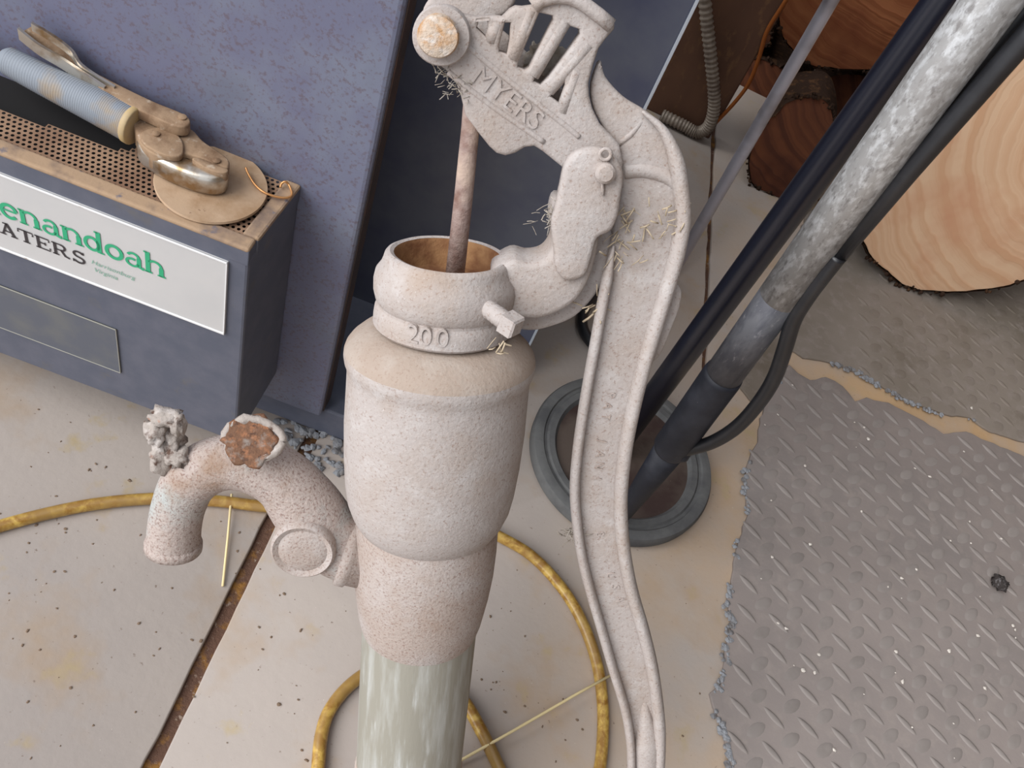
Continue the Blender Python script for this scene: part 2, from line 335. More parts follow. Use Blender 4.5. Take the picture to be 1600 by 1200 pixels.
def lump(c, r, rough=0.35, sub=2, freq=1.6, seed=0.0):
    """rough broken lump; r a 3-tuple of radii"""
    bm = bmesh.new(); bmesh.ops.create_icosphere(bm, subdivisions=sub, radius=1.0)
    for v in bm.verts:
        q = v.co * freq + V((seed * 3.1, seed * 1.7, seed)); k = 1 + rough * noise.noise(q) + rough * 0.5 * noise.noise(q * 2.7)
        v.co = V((v.co.x * r[0] * k, v.co.y * r[1] * k, v.co.z * r[2] * k)) + V(c)
    me = bpy.data.meshes.new('m'); bm.to_mesh(me); bm.free()
    for p in me.polygons: p.use_smooth = sub > 1
    return me

# ================================================================== setting
J1a, J1b = onz(415, 830), onz(235, 1200)
def j1x(y): return J1a.x + (J1b.x - J1a.x) * (y - J1a.y) / (J1b.y - J1a.y)
J2a, J2b = onz(1115, 210), onz(1103, 480)
def j2x(y): return J2a.x + (J2b.x - J2a.x) * (y - J2a.y) / (J2b.y - J2a.y)
X0, X1, Y0, Y1 = -1.9, 2.1, -1.9, 2.45
fl = tag(link('floor', box((X0, Y0, -0.05), (X1, Y1, -0.007), 0), 'dirt'), 'stained concrete floor with dirt-filled joints under everything', 'floor', kind='structure')
def ragged(a, b, n, amp, fr=30):
    out = []
    for i in range(n + 1):
        p = a.lerp(b, i / n); d = (b - a).normalized(); q = V((-d.y, d.x)); out.append(p + q * (amp * noise.noise(V((p.x * fr, p.y * fr, 3)))))
    return out
g1 = 0.0085
left = [V((X0, Y0)), *ragged(V((j1x(Y0) - g1, Y0)), V((j1x(Y1) - g1, Y1)), 160, 0.003), V((X0, Y1))]
link('concrete_slab', plate([left], -0.04, 0.0, 0.002, 1), 'floor', fl)
g2 = 0.006
right = [*ragged(V((j1x(Y1) + g1, Y1)), V((j1x(Y0) + g1, Y0)), 160, 0.0015), V((X1, Y0)), V((X1, Y1)),
         *ragged(V((j2x(Y1) + g2, Y1)), V((j2x(0.97) + g2, 0.97)), 60, 0.004), *ragged(V((j2x(0.95) - g2, 0.97)), V((j2x(Y1) - g2, Y1)), 60, 0.004)]
link('concrete_slab', plate([right], -0.04, 0.0, 0.002, 1), 'floor', fl)
def wall(name, lo, hi, m): 
    o = link(name, box(lo, hi, 0), m); o['kind'] = 'structure'; return o
wall('wall_back', (X0 - 0.1, Y1, 0), (X1 + 0.1, Y1 + 0.1, 2.6), 'wall')
wall('wall_right', (X1, Y0, 0), (X1 + 0.1, Y1, 2.6), 'wall_side')
wall('light_block_wall', (1.0, Y0 - 0.1, 0), (X1 + 0.1, Y0, 2.6), 'wall_side')  # unseen wall added to cut light from the front right
wall('light_block_roof', (0.7, Y0, 2.6), (X1 + 0.1, Y1 + 0.1, 2.7), 'light_block_roof')  # unseen roof strip, its extent set to limit the skylight

# ================================================================== stove
YAW = math.radians(6.2); SX = V((math.cos(YAW), math.sin(YAW), 0)); SY = V((-math.sin(YAW), math.cos(YAW), 0)); SZ = V((0, 0, 1))
Z0 = 0.10
so_ = onz(368, 691, Z0); SO = V((so_.x, so_.y, 0))
smw = Matrix((SX, SY, SZ)).transposed().to_4x4(); smw.translation = SO
stove = tag(empty('wood_heater', smw), 'blue-grey enamelled wood heater with nameplate on its low front box', 'heater')
def sl(px, py, depth):
    p = onpl(px, py, SO + SY * depth, SY) - SO; return V((p.dot(SX), p.dot(SZ)))
def st(px, py, z):
    p = onz(px, py, z) - SO; return V((p.dot(SX), p.dot(SY)))
ZT = sl(385, 388, 0).y                                  # top of the front box
rear = st(470, 288, ZT); YP = rear.y                     # front plane of the tall panel
LX = -0.62
bw = 0.016
body = hexa([(LX, 0, Z0), (0, 0, Z0), (rear.x, YP, Z0 + 0.02), (LX, YP, Z0 + 0.02)], [(LX, 0, ZT - 0.016), (0, 0, ZT - 0.016), (rear.x, YP, ZT - 0.016), (LX, YP, ZT - 0.016)], 0.003)
bx = link('front_box', body, 'blue', stove)
def rim_pair(za, zb, bv, yo):
    xk = rear.x * bw / YP
    return join(box((LX, -yo, za), (0.0, bw, zb), bv, 3), hexa([(-bw + xk, bw, za), (yo + xk, bw, za), (rear.x + yo, YP, za), (rear.x - bw, YP, za)], [(-bw + xk, bw, zb), (yo + xk, bw, zb), (rear.x + yo, YP, zb), (rear.x - bw, YP, zb)], bv, 2))
link('rim_band', rim_pair(ZT - 0.024, ZT - 0.003, 0.0012, 0.0005), 'blue', bx)
rimf = link('top_rim', rim_pair(ZT - 0.006, ZT, 0.0028, 0.001), 'dusty_top', bx)
rimf['label'] = 'dusty tan rim of the box top'
# perforated top: real holes, staggered rows
def perforated(x0, x1, y0, y1, z, p, r):
    vs_, fs = [], []; rows = int((y1 - y0) / p); cols_ = int((x1 - x0) / p)
    for j in range(rows):
        off = 0.5 * p if j % 2 else 0
        for i in range(cols_):
            cxx, cyy = x0 + (i + 0.5) * p + off, y0 + (j + 0.5) * p; b0 = len(vs_)
            if pip(V((cxx, cyy)), slot): continue
            for k in range(8):
                a = math.pi / 4 * k; vs_.append((cxx + r * math.cos(a), cyy + r * math.sin(a), z))
            h = p / 2
            for (dx, dy) in ((1, 0), (1, 1), (0, 1), (-1, 1), (-1, 0), (-1, -1), (0, -1), (1, -1)): vs_.append((cxx + dx * h, cyy + dy * h, z))
            for k in range(8): k2 = (k + 1) % 8; fs.append((b0 + k, b0 + 8 + k, b0 + 8 + k2, b0 + k2))
    return mesh_of(vs_, fs)
slot = [st(p[0], p[1], ZT - 0.004) for p in [(-150, 112), (-60, 146), (0, 170), (100, 206), (185, 236), (212, 232), (228, 205), (235, 170), (100, 40), (-150, -60)]]
gr = link('perforated_grille', perforated(LX, -bw + 0.007, bw - 0.002, YP, ZT - 0.004, 0.0056, 0.0018), 'grille', bx)
link('dark_inside', box((LX, bw, ZT - 0.0155), (-bw, YP, ZT - 0.0145), 0), 'black_gap', bx)
# tall front panel with a returned edge
pe = sl(628, 0, YP); pb = sl(504, 655, YP); PX = (pe.x + pb.x) / 2; PZ = max(0.045, pb.y)
PD = 0.035
panel = link('front_panel', box((-0.75, YP, PZ), (PX, YP + PD, 1.25), 0.006, 3), 'blue_dark', stove)
link('panel_return', box((PX - 0.001, YP + 0.007, PZ + 0.008), (PX + 0.0015, YP + PD - 0.001, 1.245), 0.0005), 'brown_edge', panel)  # return edge browner and darker than the panel face
YB = YP + 0.22
be = (sl(1090, 0, YB) + sl(1006, 171, YB)) / 2
bodyo = link('body', box((-0.75, YB, 0.03), (be.x, YB + 0.46, 1.30), 0.003), 'blue_rear', stove)  # out-of-view height and depth enlarged to shade the floor behind
link('edge_trim', box((be.x - 0.0015, YB - 0.0015, 0.03), (be.x + 0.002, YB + 0.0015, 1.30), 0.0005), 'trim', bodyo)
link('plinth', box((-0.72, YP + 0.012, 0.0), (be.x - 0.02, YB + 0.02, PZ + 0.005), 0.003), 'blue', stove)
link('plinth', box((-0.70, YB + 0.02, 0.0), (be.x - 0.02, YB + 0.26, 0.032), 0.003), 'black_gap', stove)
# nameplate
def spx(px, py): return sl(px, py, -0.002)
tr, br_, tl, bl = spx(355, 408), spx(352, 522), spx(0, 273), spx(0, 389)
zt_, zb_, xr = (tr.y + tl.y) / 2, (br_.y + bl.y) / 2, (tr.x + br_.x) / 2
xl = xr - 0.42
npz = link('nameplate', box((xl, -0.0025, zb_), (xr, 0.001, zt_), 0.0006), 'plate', stove); npz['label'] = 'silver nameplate with green and black lettering'
e_ = 0.0022
link('edge_highlight', join(box((xl, -0.0034, zt_ - e_), (xr, -0.001, zt_), 0.0005), box((xl, -0.0034, zb_), (xr, -0.001, zb_ + e_ * 1.3), 0.0005), box((xr - e_ * .6, -0.0034, zb_), (xr, -0.001, zt_), 0.0005)), 'plate_edge', npz)  # near-white strips paint the highlight along the plate's edges
q1, q2 = sl(182, 515, -0.001), sl(190, 583, -0.001)
link('blank_plate', box((xl, -0.0015, q2.y), (q1.x, 0.001, q1.y), 0.0005), 'clear_plate', stove)
link('blank_plate_rim', join(box((xl, -0.0022, q1.y - 0.001), (q1.x, 0, q1.y), 0.0003), box((xl, -0.0022, q2.y), (q1.x, 0, q2.y + 0.001), 0.0003), box((q1.x - 0.001, -0.0022, q2.y), (q1.x, 0, q1.y), 0.0003)), 'line', stove)

# ---- serif lettering drawn with strokes (flat print on the nameplate)
def arc(cx_, cy_, rx, ry, a0, a1, n=14): return [(cx_ + rx * math.cos(math.radians(a0 + (a1 - a0) * i / n)), cy_ + ry * math.sin(math.radians(a0 + (a1 - a0) * i / n))) for i in range(n + 1)]
T_ = 0.17
GL = {  # strokes: (points, width); x-height 1
 'S': (1.0, [(arc(.5, 1.08, .34, .36, 20, 270), .2), (arc(.5, .36, .36, .36, 90, -160), .2), ([(.84, 1.2), (.84, 1.42)], .1), ([(.14, .0), (.14, .28)], .1)]),
 'h': (1.1, [([(.2, 0), (.2, 1.48)], .24), (arc(.55, .62, .33, .33, 150, 0), .15), ([(.88, .62), (.88, 0)], .24), ([(0, .05), (.42, .05)], .1), ([(.68, .05), (1.1, .05)], .1), ([(0, 1.43), (.2, 1.43)], .1)]),
 'e': (.98, [(arc(.5, .5, .37, .44, 10, 320, 24), .2), ([(.2, .54), (.86, .54)], .11)]),
 'n': (1.1, [([(.2, 0), (.2, 1)], .24), (arc(.55, .6, .33, .35, 150, 0), .15), ([(.88, .62), (.88, 0)], .24), ([(0, .05), (.42, .05)], .1), ([(.68, .05), (1.1, .05)], .1), ([(0, .95), (.2, .95)], .1)]),
 'a': (1.02, [(arc(.48, .68, .28, .28, 160, 0), .15), ([(.76, .7), (.76, .1), (1.0, .06)], .23), (arc(.42, .29, .29, .25, 60, 360, 20), .15)]),
 'd': (1.08, [([(.82, 0), (.82, 1.48)], .24), (arc(.46, .5, .34, .43, 0, 360, 28), .18), ([(.62, 1.43), (.82, 1.43)], .1), ([(.82, .05), (1.06, .05)], .1)]),
 'o': (1.0, [(arc(.5, .5, .38, .43, 0, 360, 30), .2)]),
 'H': (1.05, [([(.22, 0), (.22, 1)], T_), ([(.83, 0), (.83, 1)], T_), ([(.22, .5), (.83, .5)], .1), ([(.05, .05), (.4, .05)], .1), ([(.65, .05), (1.0, .05)], .1), ([(.05, .95), (.4, .95)], .1), ([(.65, .95), (1.0, .95)], .1)]),
 'E': (.98, [([(.22, 0), (.22, 1)], T_), ([(.05, .05), (.88, .05), (.88, .28)], .1), ([(.05, .95), (.86, .95), (.86, .74)], .1), ([(.22, .5), (.62, .5)], .1), ([(.62, .38), (.62, .62)], .09)]),
 'A': (1.08, [([(.2, .05), (.52, 1)], .12), ([(.5, 1), (.86, .05)], T_), ([(.3, .34), (.74, .34)], .1), ([(.02, .05), (.38, .05)], .1), ([(.66, .05), (1.04, .05)], .1), ([(.28, .95), (.55, .95)], .1)]),
 'T': (1.0, [([(.5, 0), (.5, 1)], T_), ([(.08, .7), (.08, .95), (.92, .95), (.92, .7)], .1), ([(.3, .05), (.7, .05)], .1)]),
 'R': (1.1, [([(.22, 0), (.22, 1)], T_), ([(.05, .95), (.55, .95)], .1), (arc(.55, .72, .25, .23, 90, -90), .13), ([(.22, .48), (.6, .48)], .1), ([(.58, .48), (.78, .1), (1.04, .05)], .14), ([(.05, .05), (.42, .05)], .1)]),
 's': (.98, [(arc(.5, .73, .27, .22, 25, 270), .14), (arc(.5, .27, .3, .23, 90, -160), .14), ([(.78, .78), (.78, 1)], .09), ([(.17, 0), (.17, .24)], .09)]),
}
def stroke_mesh(word, h, adv=1.0):
    vs_, fs = [], []; x = 0.0
    for ch in word:
        wd, strokes = GL[ch]
        for pts, wdt in strokes:
            pts = [V(p) for p in pts]; n = len(pts); b0 = len(vs_)
            for i in range(n):
                t = (pts[min(n - 1, i + 1)] - pts[max(0, i - 1)]).normalized(); q = V((-t.y, t.x)) * wdt / 2
                for s in (1, -1): vs_.append(((x + pts[i].x + q.x * s) * h, (pts[i].y + q.y * s) * h, 0))
            for i in range(n - 1): fs.append((b0 + 2 * i, b0 + 2 * i + 1, b0 + 2 * i + 3, b0 + 2 * i + 2))
        x += wd * adv
    return mesh_of(vs_, fs), x * h
def place_print(name, me, x, z, m, y=-0.0032):
    me.transform(Matrix(((1, 0, 0, x), (0, 0, -1, y), (0, 1, 0, z), (0, 0, 0, 1)))); return link(name, me, m, npz)
ne, nh = sl(0, 335, -0.003), sl(259, 434.5, -0.003)     # baseline at the left edge of the frame and at the end of the word
base_z = sl(231, 425, -0.003).y
span = nh.x - sl(1, 336, -0.003).x
me, wd8 = stroke_mesh('enandoah', 1.0); hx = span / wd8
me, wd10 = stroke_mesh('Shenandoah', hx)
place_print('green_lettering', me, nh.x - wd10, base_z, 'green')
hs = sl(137, 416, -0.003); ha = sl(0, 366, -0.003)
me, wa = stroke_mesh('ATERs', 1.0); hh = (hs.x - sl(1, 367, -0.003).x) / wa
me, wf = stroke_mesh('HEATERs', hh); place_print('black_lettering', me, hs.x - wf, hs.y, 'black_print')
for txt, p in (('Harrisonburg', (143, 409)), ('Virginia', (147, 421))):
    q = sl(p[0], p[1], -0.003); me = text_mesh(txt, 0.0085, 0, 'LEFT'); me.transform(Matrix(((1, 0.25, 0, 0), (0, 1, 0, 0), (0, 0, 1, 0), (0, 0, 0, 1))))
    place_print('small_lettering', me, q.x, q.y, 'pale_green')

# ================================================================== pump
PA0, PA1 = (627.0, 1350.0), (700.0, 405.0)
P0 = onz(*PA0)
dep0 = (P0 - CAM).dot(CF); P1 = CAM + ray(*PA1) * (dep0 * 0.6917 / FPX)
PA = (P1 - P0).normalized(); mid = (P0 + P1) / 2; vv = CAM - mid
PN = (vv - PA * vv.dot(PA)).normalized(); PS = PA.cross(PN)
pmw = Matrix((PS, PA, PN)).transposed().to_4x4(); pmw.translation = P0
pump = tag(empty('hand_pump', pmw), 'rusty cast-iron hand water pump with long handle leaning by the heater', 'pump')
def lp(px, py, n=0.0):
    p = onpl(px, py, P0 + PN * n, PN) - P0; return V((p.dot(PS), p.dot(PA)))
def lpn(px, py, n): q = lp(px, py, n); return V((q.x, q.y, n))
def axx(py): return PA1[0] + (PA0[0] - PA1[0]) * (py - PA1[1]) / (PA0[1] - PA1[1])
def pr(py, hw): c = lp(axx(py), py); return (c.y, lp(axx(py) + hw, py).x - c.x)
def prof(L): return [pr(*q) for q in L]
rp = pr(1100, 85)[1]
tilt = math.acos(PA.z); a0 = rp * math.tan(tilt) + 0.001
pipe = link('pipe', lathe([(a0, rp * 0.86), (a0, rp), (pr(930, 88)[0], rp * 1.0)], 'Y', 64, caps=(True, False)), 'pipe', pump); pipe['label'] = 'greenish grey galvanised pipe'
link('pipe_coupling', lathe([(a0, rp * 1.0), (a0, rp * 1.03), (pr(1195, 84)[0], rp * 1.03), (pr(1186, 84)[0], rp * 1.0)], 'Y', 64), 'pipe_rim', pump)
link('lower_barrel', lathe(prof([(979, 84), (977, 89), (970, 92), (958, 96), (944, 99), (920, 104), (885, 109), (850, 111), (815, 111), (790, 106)]), 'Y', 72, wob=0.0005), 'cast_rust', pump)
bodyp = link('body', lathe(prof([(826, 70), (825, 84), (820, 97), (810, 109), (796, 119), (778, 127), (755, 132), (715, 137), (660, 141), (605, 142), (584, 142.5), (574, 144), (567, 147.5), (558, 149.5), (551, 149.3)]), 'Y', 96, wob=0.00015), 'cast', pump)
link('shoulder', lathe(prof([(551, 149.3), (545, 147.5), (537, 142), (528, 132), (520, 119), (515, 105), (513, 90)]), 'Y', 96, wob=0.00015), 'cast_brown', bodyp)
cap_ = link('cap', lathe(prof([(509, 90), (509, 105), (505, 109), (492, 109), (482, 108), (477, 104), (473, 104), (468, 108), (455, 112), (440, 113), (428, 111), (418, 104), (410, 101), (402, 99), (398, 96), (396, 91), (398, 85)]), 'Y', 96, wob=0.0004), 'cast', pump)
link('bore', lathe(prof([(398, 85), (404, 82), (430, 81), (440, 78), (441, 20), (441, 2)]), 'Y', 64), 'cast_in', pump)
# raised numerals round the cap
rc = pr(488, 108)[1]; ac = pr(487, 108)[0]
for ch, px in (('2', 648), ('0', 668), ('0', 694)):
    s = lp(px, 487, rc * 0.9).x; ang = math.asin(max(-1, min(1, s / rc)))
    me = text_mesh(ch, 0.021, 0.0018); me.transform(Matrix.Translation((0, ac, rc - 0.0005))); me.transform(Matrix.Rotation(ang, 4, 'Y'))
    link('raised_numeral', me, 'cast', cap_)
# piston rod
link('piston_rod', tube([lpn(711, 428, 0), lpn(724, 310, 0), lpn(735, 200, 0.0), lpn(742, 110, 0.0)], [0.0074, 0.007, 0.0066, 0.0066], 20), 'rod', pump)
# spout
sp_px = [(590, 872, 56), (545, 858, 56), (510, 834, 58), (478, 792, 57), (445, 752, 50), (405, 730, 46), (360, 722, 44), (322, 732, 44), (295, 755, 43), (280, 788, 42), (273, 822, 42), (271, 852, 43)]
path = crom([V((*lp(p[0], p[1]), 0)) for p in sp_px], 6); rr = crom([V((p[2], 0, 0)) for p in sp_px], 6)
K = (lp(400, 750).x - lp(300, 750).x) / 100
spout = link('spout', tube(path, [r.x * K for r in rr], 32), 'spout', pump)
ep = path[-1]; ed = (path[-1] - path[-3]).normalized()
link('outlet_rim', tube([ep - ed * 0.006, ep - ed * 0.003, ep + ed * 0.003, ep + ed * 0.004, ep + ed * 0.001, ep - ed * 0.01], [0.0225, 0.0245, 0.0245, 0.021, 0.017, 0.016], 32), 'spout', spout)
# flange between spout and barrel
fa, fb = lp(535, 856), lp(600, 872); fd = (fb - fa).normalized()
link('spout_flange', tube([V((fa.x, fa.y, 0)), V((fa.x + fd.x * .002, fa.y + fd.y * .002, 0)), V((fa.x + fd.x * .009, fa.y + fd.y * .009, 0)), V((fa.x + fd.x * .0105, fa.y + fd.y * .0105, 0)), V((fb.x, fb.y, 0))], [0.0318, 0.0332, 0.0332, 0.0312, 0.031], 40), 'cast_rust', pump)
# round boss beside the spout
bc = lp(472, 864, 0.036)
boss = join(lathe([(-0.01, 0.026), (0.030, 0.0275), (0.034, 0.0268), (0.036, 0.0250), (0.0345, 0.0222), (0.0335, 0.0205), (0.0345, 0.018), (0.036, 0.012), (0.0355, 0.0)], 'Z', 48, (bc.x, bc.y, 0.0), wob=0.0006))
link('boss', boss, 'cast_rust', spout)
# broken lugs on the spout
def ragged_disc(c, nrm, r, th, amp, seed, n=36):
    nrm = V(nrm).normalized(); u = nrm.orthogonal().normalized(); b = nrm.cross(u); vs_, fs = [], []
    for ring, (rr_, h) in enumerate(((0.62, -th * 2.5), (0.95, -th * 0.6), (1.0, 0.0), (0.86, th * 0.3), (0.5, -th * 0.1), (0.0, 0.0))):
        for k in range(n):
            a = 2 * math.pi * k / n; q = V((math.cos(a) * 1.6, math.sin(a) * 1.6, seed)); kk = 1 + amp * noise.noise(q) + amp * 0.7 * noise.noise(q * 3)
            vs_.append(V(c) + (u * math.cos(a) + b * math.sin(a)) * r * rr_ * kk + nrm * (h + th * 0.5 * rr_ * noise.noise(q * 4 + V((ring, 0, 0)))))
    for i in range(5):
        for k in range(n): k2 = (k + 1) % n; fs.append((i * n + k, i * n + k2, (i + 1) * n + k2, (i + 1) * n + k))
    return mesh_of(vs_, fs, True)
ck = lpn(392, 690, 0.030)
rust = link('broken_lug', ragged_disc(ck, (0.05, 0.62, 0.8), 0.0205, 0.004, 0.28, 2.0), 'raw_rust', spout); rust['label'] = 'orange rusty broken lug'
edge = [ck + V((0.021 * math.cos(a) * (1 + .25 * noise.noise(V((math.cos(a) * 1.6, math.sin(a) * 1.6, 9)))), 0.014 * math.sin(a), -0.009 * math.sin(a) - 0.003)) for a in [2 * math.pi * i / 30 for i in range(31)]]
link('lug_rim', tube(edge, [0.0035 + 0.0025 * noise.noise(V((i * .6, 0, 1))) for i in range(31)], 8), 'lug', rust)
l2 = join(lump((*lp(256, 706), 0.006), (0.009, 0.017, 0.010), 0.4, 3, 2.0, 1), lump((*lp(250, 668), 0.008), (0.009, 0.012, 0.010), 0.5, 3, 2.2, 2), lump((*lp(263, 648), 0.006), (0.014, 0.008, 0.010), 0.6, 3, 2.2, 3), lump((*lp(284, 655), 0.010), (0.006, 0.011, 0.008), 0.5, 3, 2.2, 5), lump((*lp(275, 684), 0.004), (0.008, 0.012, 0.008), 0.6, 3, 2.2, 6), lump((*lp(282, 705), 0.010), (0.010, 0.009, 0.010), 0.6, 3, 2.2, 8))
link('broken_lug', l2, 'lug', spout)['label'] = 'jagged grey broken lug'

# bracket: arm from the cap and two cheeks holding the pivot
def pp(L, n, k=4): return crom([lp(p[0], p[1], n) for p in L], k, True)
arm = [(770, 430), (800, 408), (825, 412), (848, 408), (862, 393), (866, 372), (862, 345), (872, 318), (905, 330), (932, 345), (936, 375), (931, 405), (920, 440), (900, 472), (868, 492), (835, 500), (795, 492), (772, 470)]
br = link('handle_bracket', plate([pp(arm, 0.018)], -0.026, 0.018, 0.005, 3), 'cast', pump)
flange = [(800, 440), (850, 470), (890, 440), (915, 395), (925, 360), (957, 362), (953, 400), (945, 440), (926, 472), (900, 498), (870, 512), (830, 521), (800, 508)]
link('bracket_flange', plate([pp(flange, 0.0)], -0.022, -0.004, 0.003, 2), 'cast', br)
cheek = [(866, 395), (862, 350), (868, 325), (876, 290), (882, 262), (893, 244), (912, 234), (938, 232), (958, 242), (971, 260), (975, 280), (971, 310), (966, 340), (955, 362), (934, 374), (926, 400), (914, 432), (885, 440), (868, 420)]
link('cheek', plate([pp(cheek, 0.026)], 0.013, 0.026, 0.004, 3), 'cast', br)
link('cheek', plate([pp(cheek, -0.013)], -0.030, -0.017, 0.004, 3), 'cast', br)
pv = lp(944, 268, 0.026); pv2 = lp(945, 240, 0.026)
pin = link('pivot_pin', join(lathe([(-0.032, 0.0065), (0.029, 0.0075), (0.033, 0.0072), (0.035, 0.005), (0.0355, 0)], 'Z', 24, (pv.x, pv.y, 0), caps=(True, False))), 'cast', br)
ring = [V((pv2.x + 0.0038 * math.cos(a), pv2.y + 0.0038 * math.sin(a), 0.029)) for a in [2 * math.pi * i / 20 for i in range(21)]]
link('cotter_pin', join(tube(ring, 0.0014, 8, False), tube([lpn(941, 282, 0.028), lpn(942, 305, 0.028)], 0.0012, 8)), 'cast', pin)
# set screw through the cap
s0, s1, s2 = lpn(757, 478, 0.040), lpn(783, 497, 0.056), lpn(812, 516, 0.066)
d_ = (s2 - s1).normalized()
sshaft = tube(crom([s0, s1, s1 + d_ * 0.004], 14), [0.0068 + 0.0006 * math.sin(i * 2.4) for i in range(29)], 18)
shead = tube([s1 + d_ * 0.002, s1 + d_ * 0.003, s1 + d_ * 0.014, s1 + d_ * 0.0155], [0.0075, 0.0098, 0.0098, 0.008], 4)
for p in shead.polygons: p.use_smooth = False
link('set_screw', join(sshaft, shead), 'cast', cap_)

# handle: lever head with a fan of ribs, then the long channelled grip
HN = 0.010
out_top = [(664, 92), (651, 75), (648, 50), (656, 28), (674, 14), (700, 14), (725, 23), (745, 27), (770, 25), (785, 27), (797, 15), (806, 10), (817, 11), (832, 9), (841, 1), (856, -9), (888, -12), (912, 0), (935, 20), (950, 31), (961, 38), (960, 46), (946, 62), (936, 76), (928, 100), (920, 130), (921, 150), (926, 170), (938, 195), (956, 213), (968, 226), (974, 255), (970, 290), (950, 300), (925, 292), (900, 276), (880, 263), (848, 237), (835, 229), (820, 231), (805, 240), (790, 244), (776, 240), (765, 230), (745, 205), (727, 180), (720, 150), (712, 130), (702, 115), (688, 103)]
holes = [[(843, 20), (864, 25), (865, 31), (827, 106), (820, 110), (809, 105), (810, 98)], [(888, 40), (906, 46), (907, 54), (889, 79), (859, 119), (845, 133), (834, 127), (838, 119)], [(882, 127), (883, 136), (876, 163), (861, 151)], [(789, 36), (798, 36), (796, 64), (792, 85), (780, 81), (780, 72)], [(748, 34), (761, 32), (764, 51), (759, 58), (745, 44)]]
def pq(L, n): return [lp(p[0], p[1], n) for p in L]
lever = link('lever_head', plate([pq(out_top, HN)] + [pq(h, HN) for h in holes], -0.008, HN, 0.0028, 2), 'cast', pump)
backp = [(668, 60), (660, 20), (676, -8), (700, -25), (800, -22), (806, 0), (790, 22), (770, 34), (800, 60), (850, 110), (905, 175), (900, 215), (830, 190), (760, 130), (720, 100)]
link('rear_web', plate([pp(backp, -0.03)], -0.040, -0.029, 0.003, 2), 'cast', lever)
link('fan_rim', tube([lpn(*q, HN + 0.001) for q in [(833, 10), (845, 0), (870, -6), (892, -4), (912, 6), (936, 24), (955, 40)]], 0.0048, 10), 'cast', lever)
for L in ([(728, 70), (760, 97), (800, 130), (845, 166), (886, 198), (905, 214)], [(700, 112), (735, 140), (775, 170), (815, 198), (850, 222)]):
    link('raised_border', tube(crom([lpn(*q, HN - 0.0008) for q in L], 4), 0.0022, 8), 'cast', lever)
for L in ([(830, 16), (800, 92)], [(882, 34), (832, 118)], [(920, 70), (856, 142)], [(900, 110), (878, 175)], [(776, 36), (766, 66)]):
    link('rib', tube([lpn(*q, HN - 0.0038) for q in L], 0.0048, 12), 'cast', lever)
tx = text_mesh('MYERS', 0.0195, 0.0009)
pa, pb_ = lp(732, 106, HN), lp(852, 201, HN); ang = math.atan2(pb_.y - pa.y, pb_.x - pa.x); pc = (pa + pb_) / 2
tx.transform(Matrix.Rotation(ang, 4, 'Z')); tx.transform(Matrix.Translation((pc.x, pc.y, HN + 0.0004))); link('raised_lettering', tx, 'cast', lever)
bcn = lp(690, 57, 0.02)
wsh = link('washer', lathe([(HN - 0.004, 0.0195), (0.018, 0.0195), (0.020, 0.0185), (0.0205, 0.010), (0.0205, 0.0)], 'Z', 40, (bcn.x, bcn.y, 0), wob=0.001), 'cast', lever)
bch = lp(685, 57, 0.03); link('bolt_head', lathe([(0.018, 0.0135), (0.028, 0.0138), (0.033, 0.0125), (0.0345, 0.008), (0.034, 0.0)], 'Z', 28, (bch.x, bch.y, 0), wob=0.003), 'bolt', lever)['label'] = 'orange rusty bolt head'
# long grip
h_out = [(938, 95), (946, 120), (975, 152), (1010, 174), (1040, 200), (1060, 240), (1070, 290), (1074, 340), (1068, 382), (1058, 422), (1040, 482), (1016, 560), (1000, 622), (986, 690), (978, 756), (977, 806), (982, 862), (993, 920), (1011, 982), (1025, 1040), (1034, 1100), (1038, 1150), (1036, 1205), (1028, 1260)]
h_in = [(985, 1262), (982, 1205), (980, 1160), (972, 1110), (954, 1050), (935, 984), (918, 926), (905, 874), (897, 822), (893, 765), (897, 708), (905, 650), (914, 596), (924, 542), (934, 486), (944, 432), (954, 384), (962, 345), (970, 290), (966, 240), (940, 195), (926, 165), (924, 130)]
handle = link('handle', plate([pp(h_out + h_in, 0.0)], -0.010, 0.001, 0.003, 2), 'cast', pump)
def off(L, n): return [lpn(p[0], p[1], n) for p in L]
lrim = [(x + 5, y) for x, y in h_in[0:17]]
lp_ = crom(off(lrim, 0.005), 5); link('left_flange', tube(lp_, [0.0045 * min(1, 0.15 + (len(lp_) - 1 - i) / 6) for i in range(len(lp_))], 10, flat=1.5, ref=(1, 0, 0)), 'cast', handle)
rrim = [(x - 7, y) for x, y in h_out[3:24]]
rp_ = crom(off(rrim, 0.004), 5); link('right_flange', tube(rp_, [0.0062 * min(1, 0.15 + i / 14) for i in range(len(rp_))], 10, flat=1.4, ref=(1, 0, 0)), 'cast', handle)
link('grip_end', tube(crom(off([(1006, 1085), (1008, 1120), (1010, 1160), (1010, 1205), (1007, 1258)], -0.002), 5), [0.001 + 0.0135 * min(1, i / 10) for i in range(21)], 16), 'cast', handle)
link('cross_rib', join(tube(off([(966, 225), (985, 210), (1003, 190)], -0.0008), [0.0028, 0.0028, 0.002], 8), tube(crom(off([(975, 268), (1005, 266), (1040, 275), (1062, 290)], -0.002), 5), 0.006, 10)), 'cast', handle)
link('back_ridge', plate([pp([(1050, 440), (1064, 452), (1062, 478), (1050, 510), (1038, 540), (1024, 562), (1008, 556), (1022, 500), (1040, 450)], -0.008)], -0.014, -0.006, 0.002, 2), 'cast', handle)
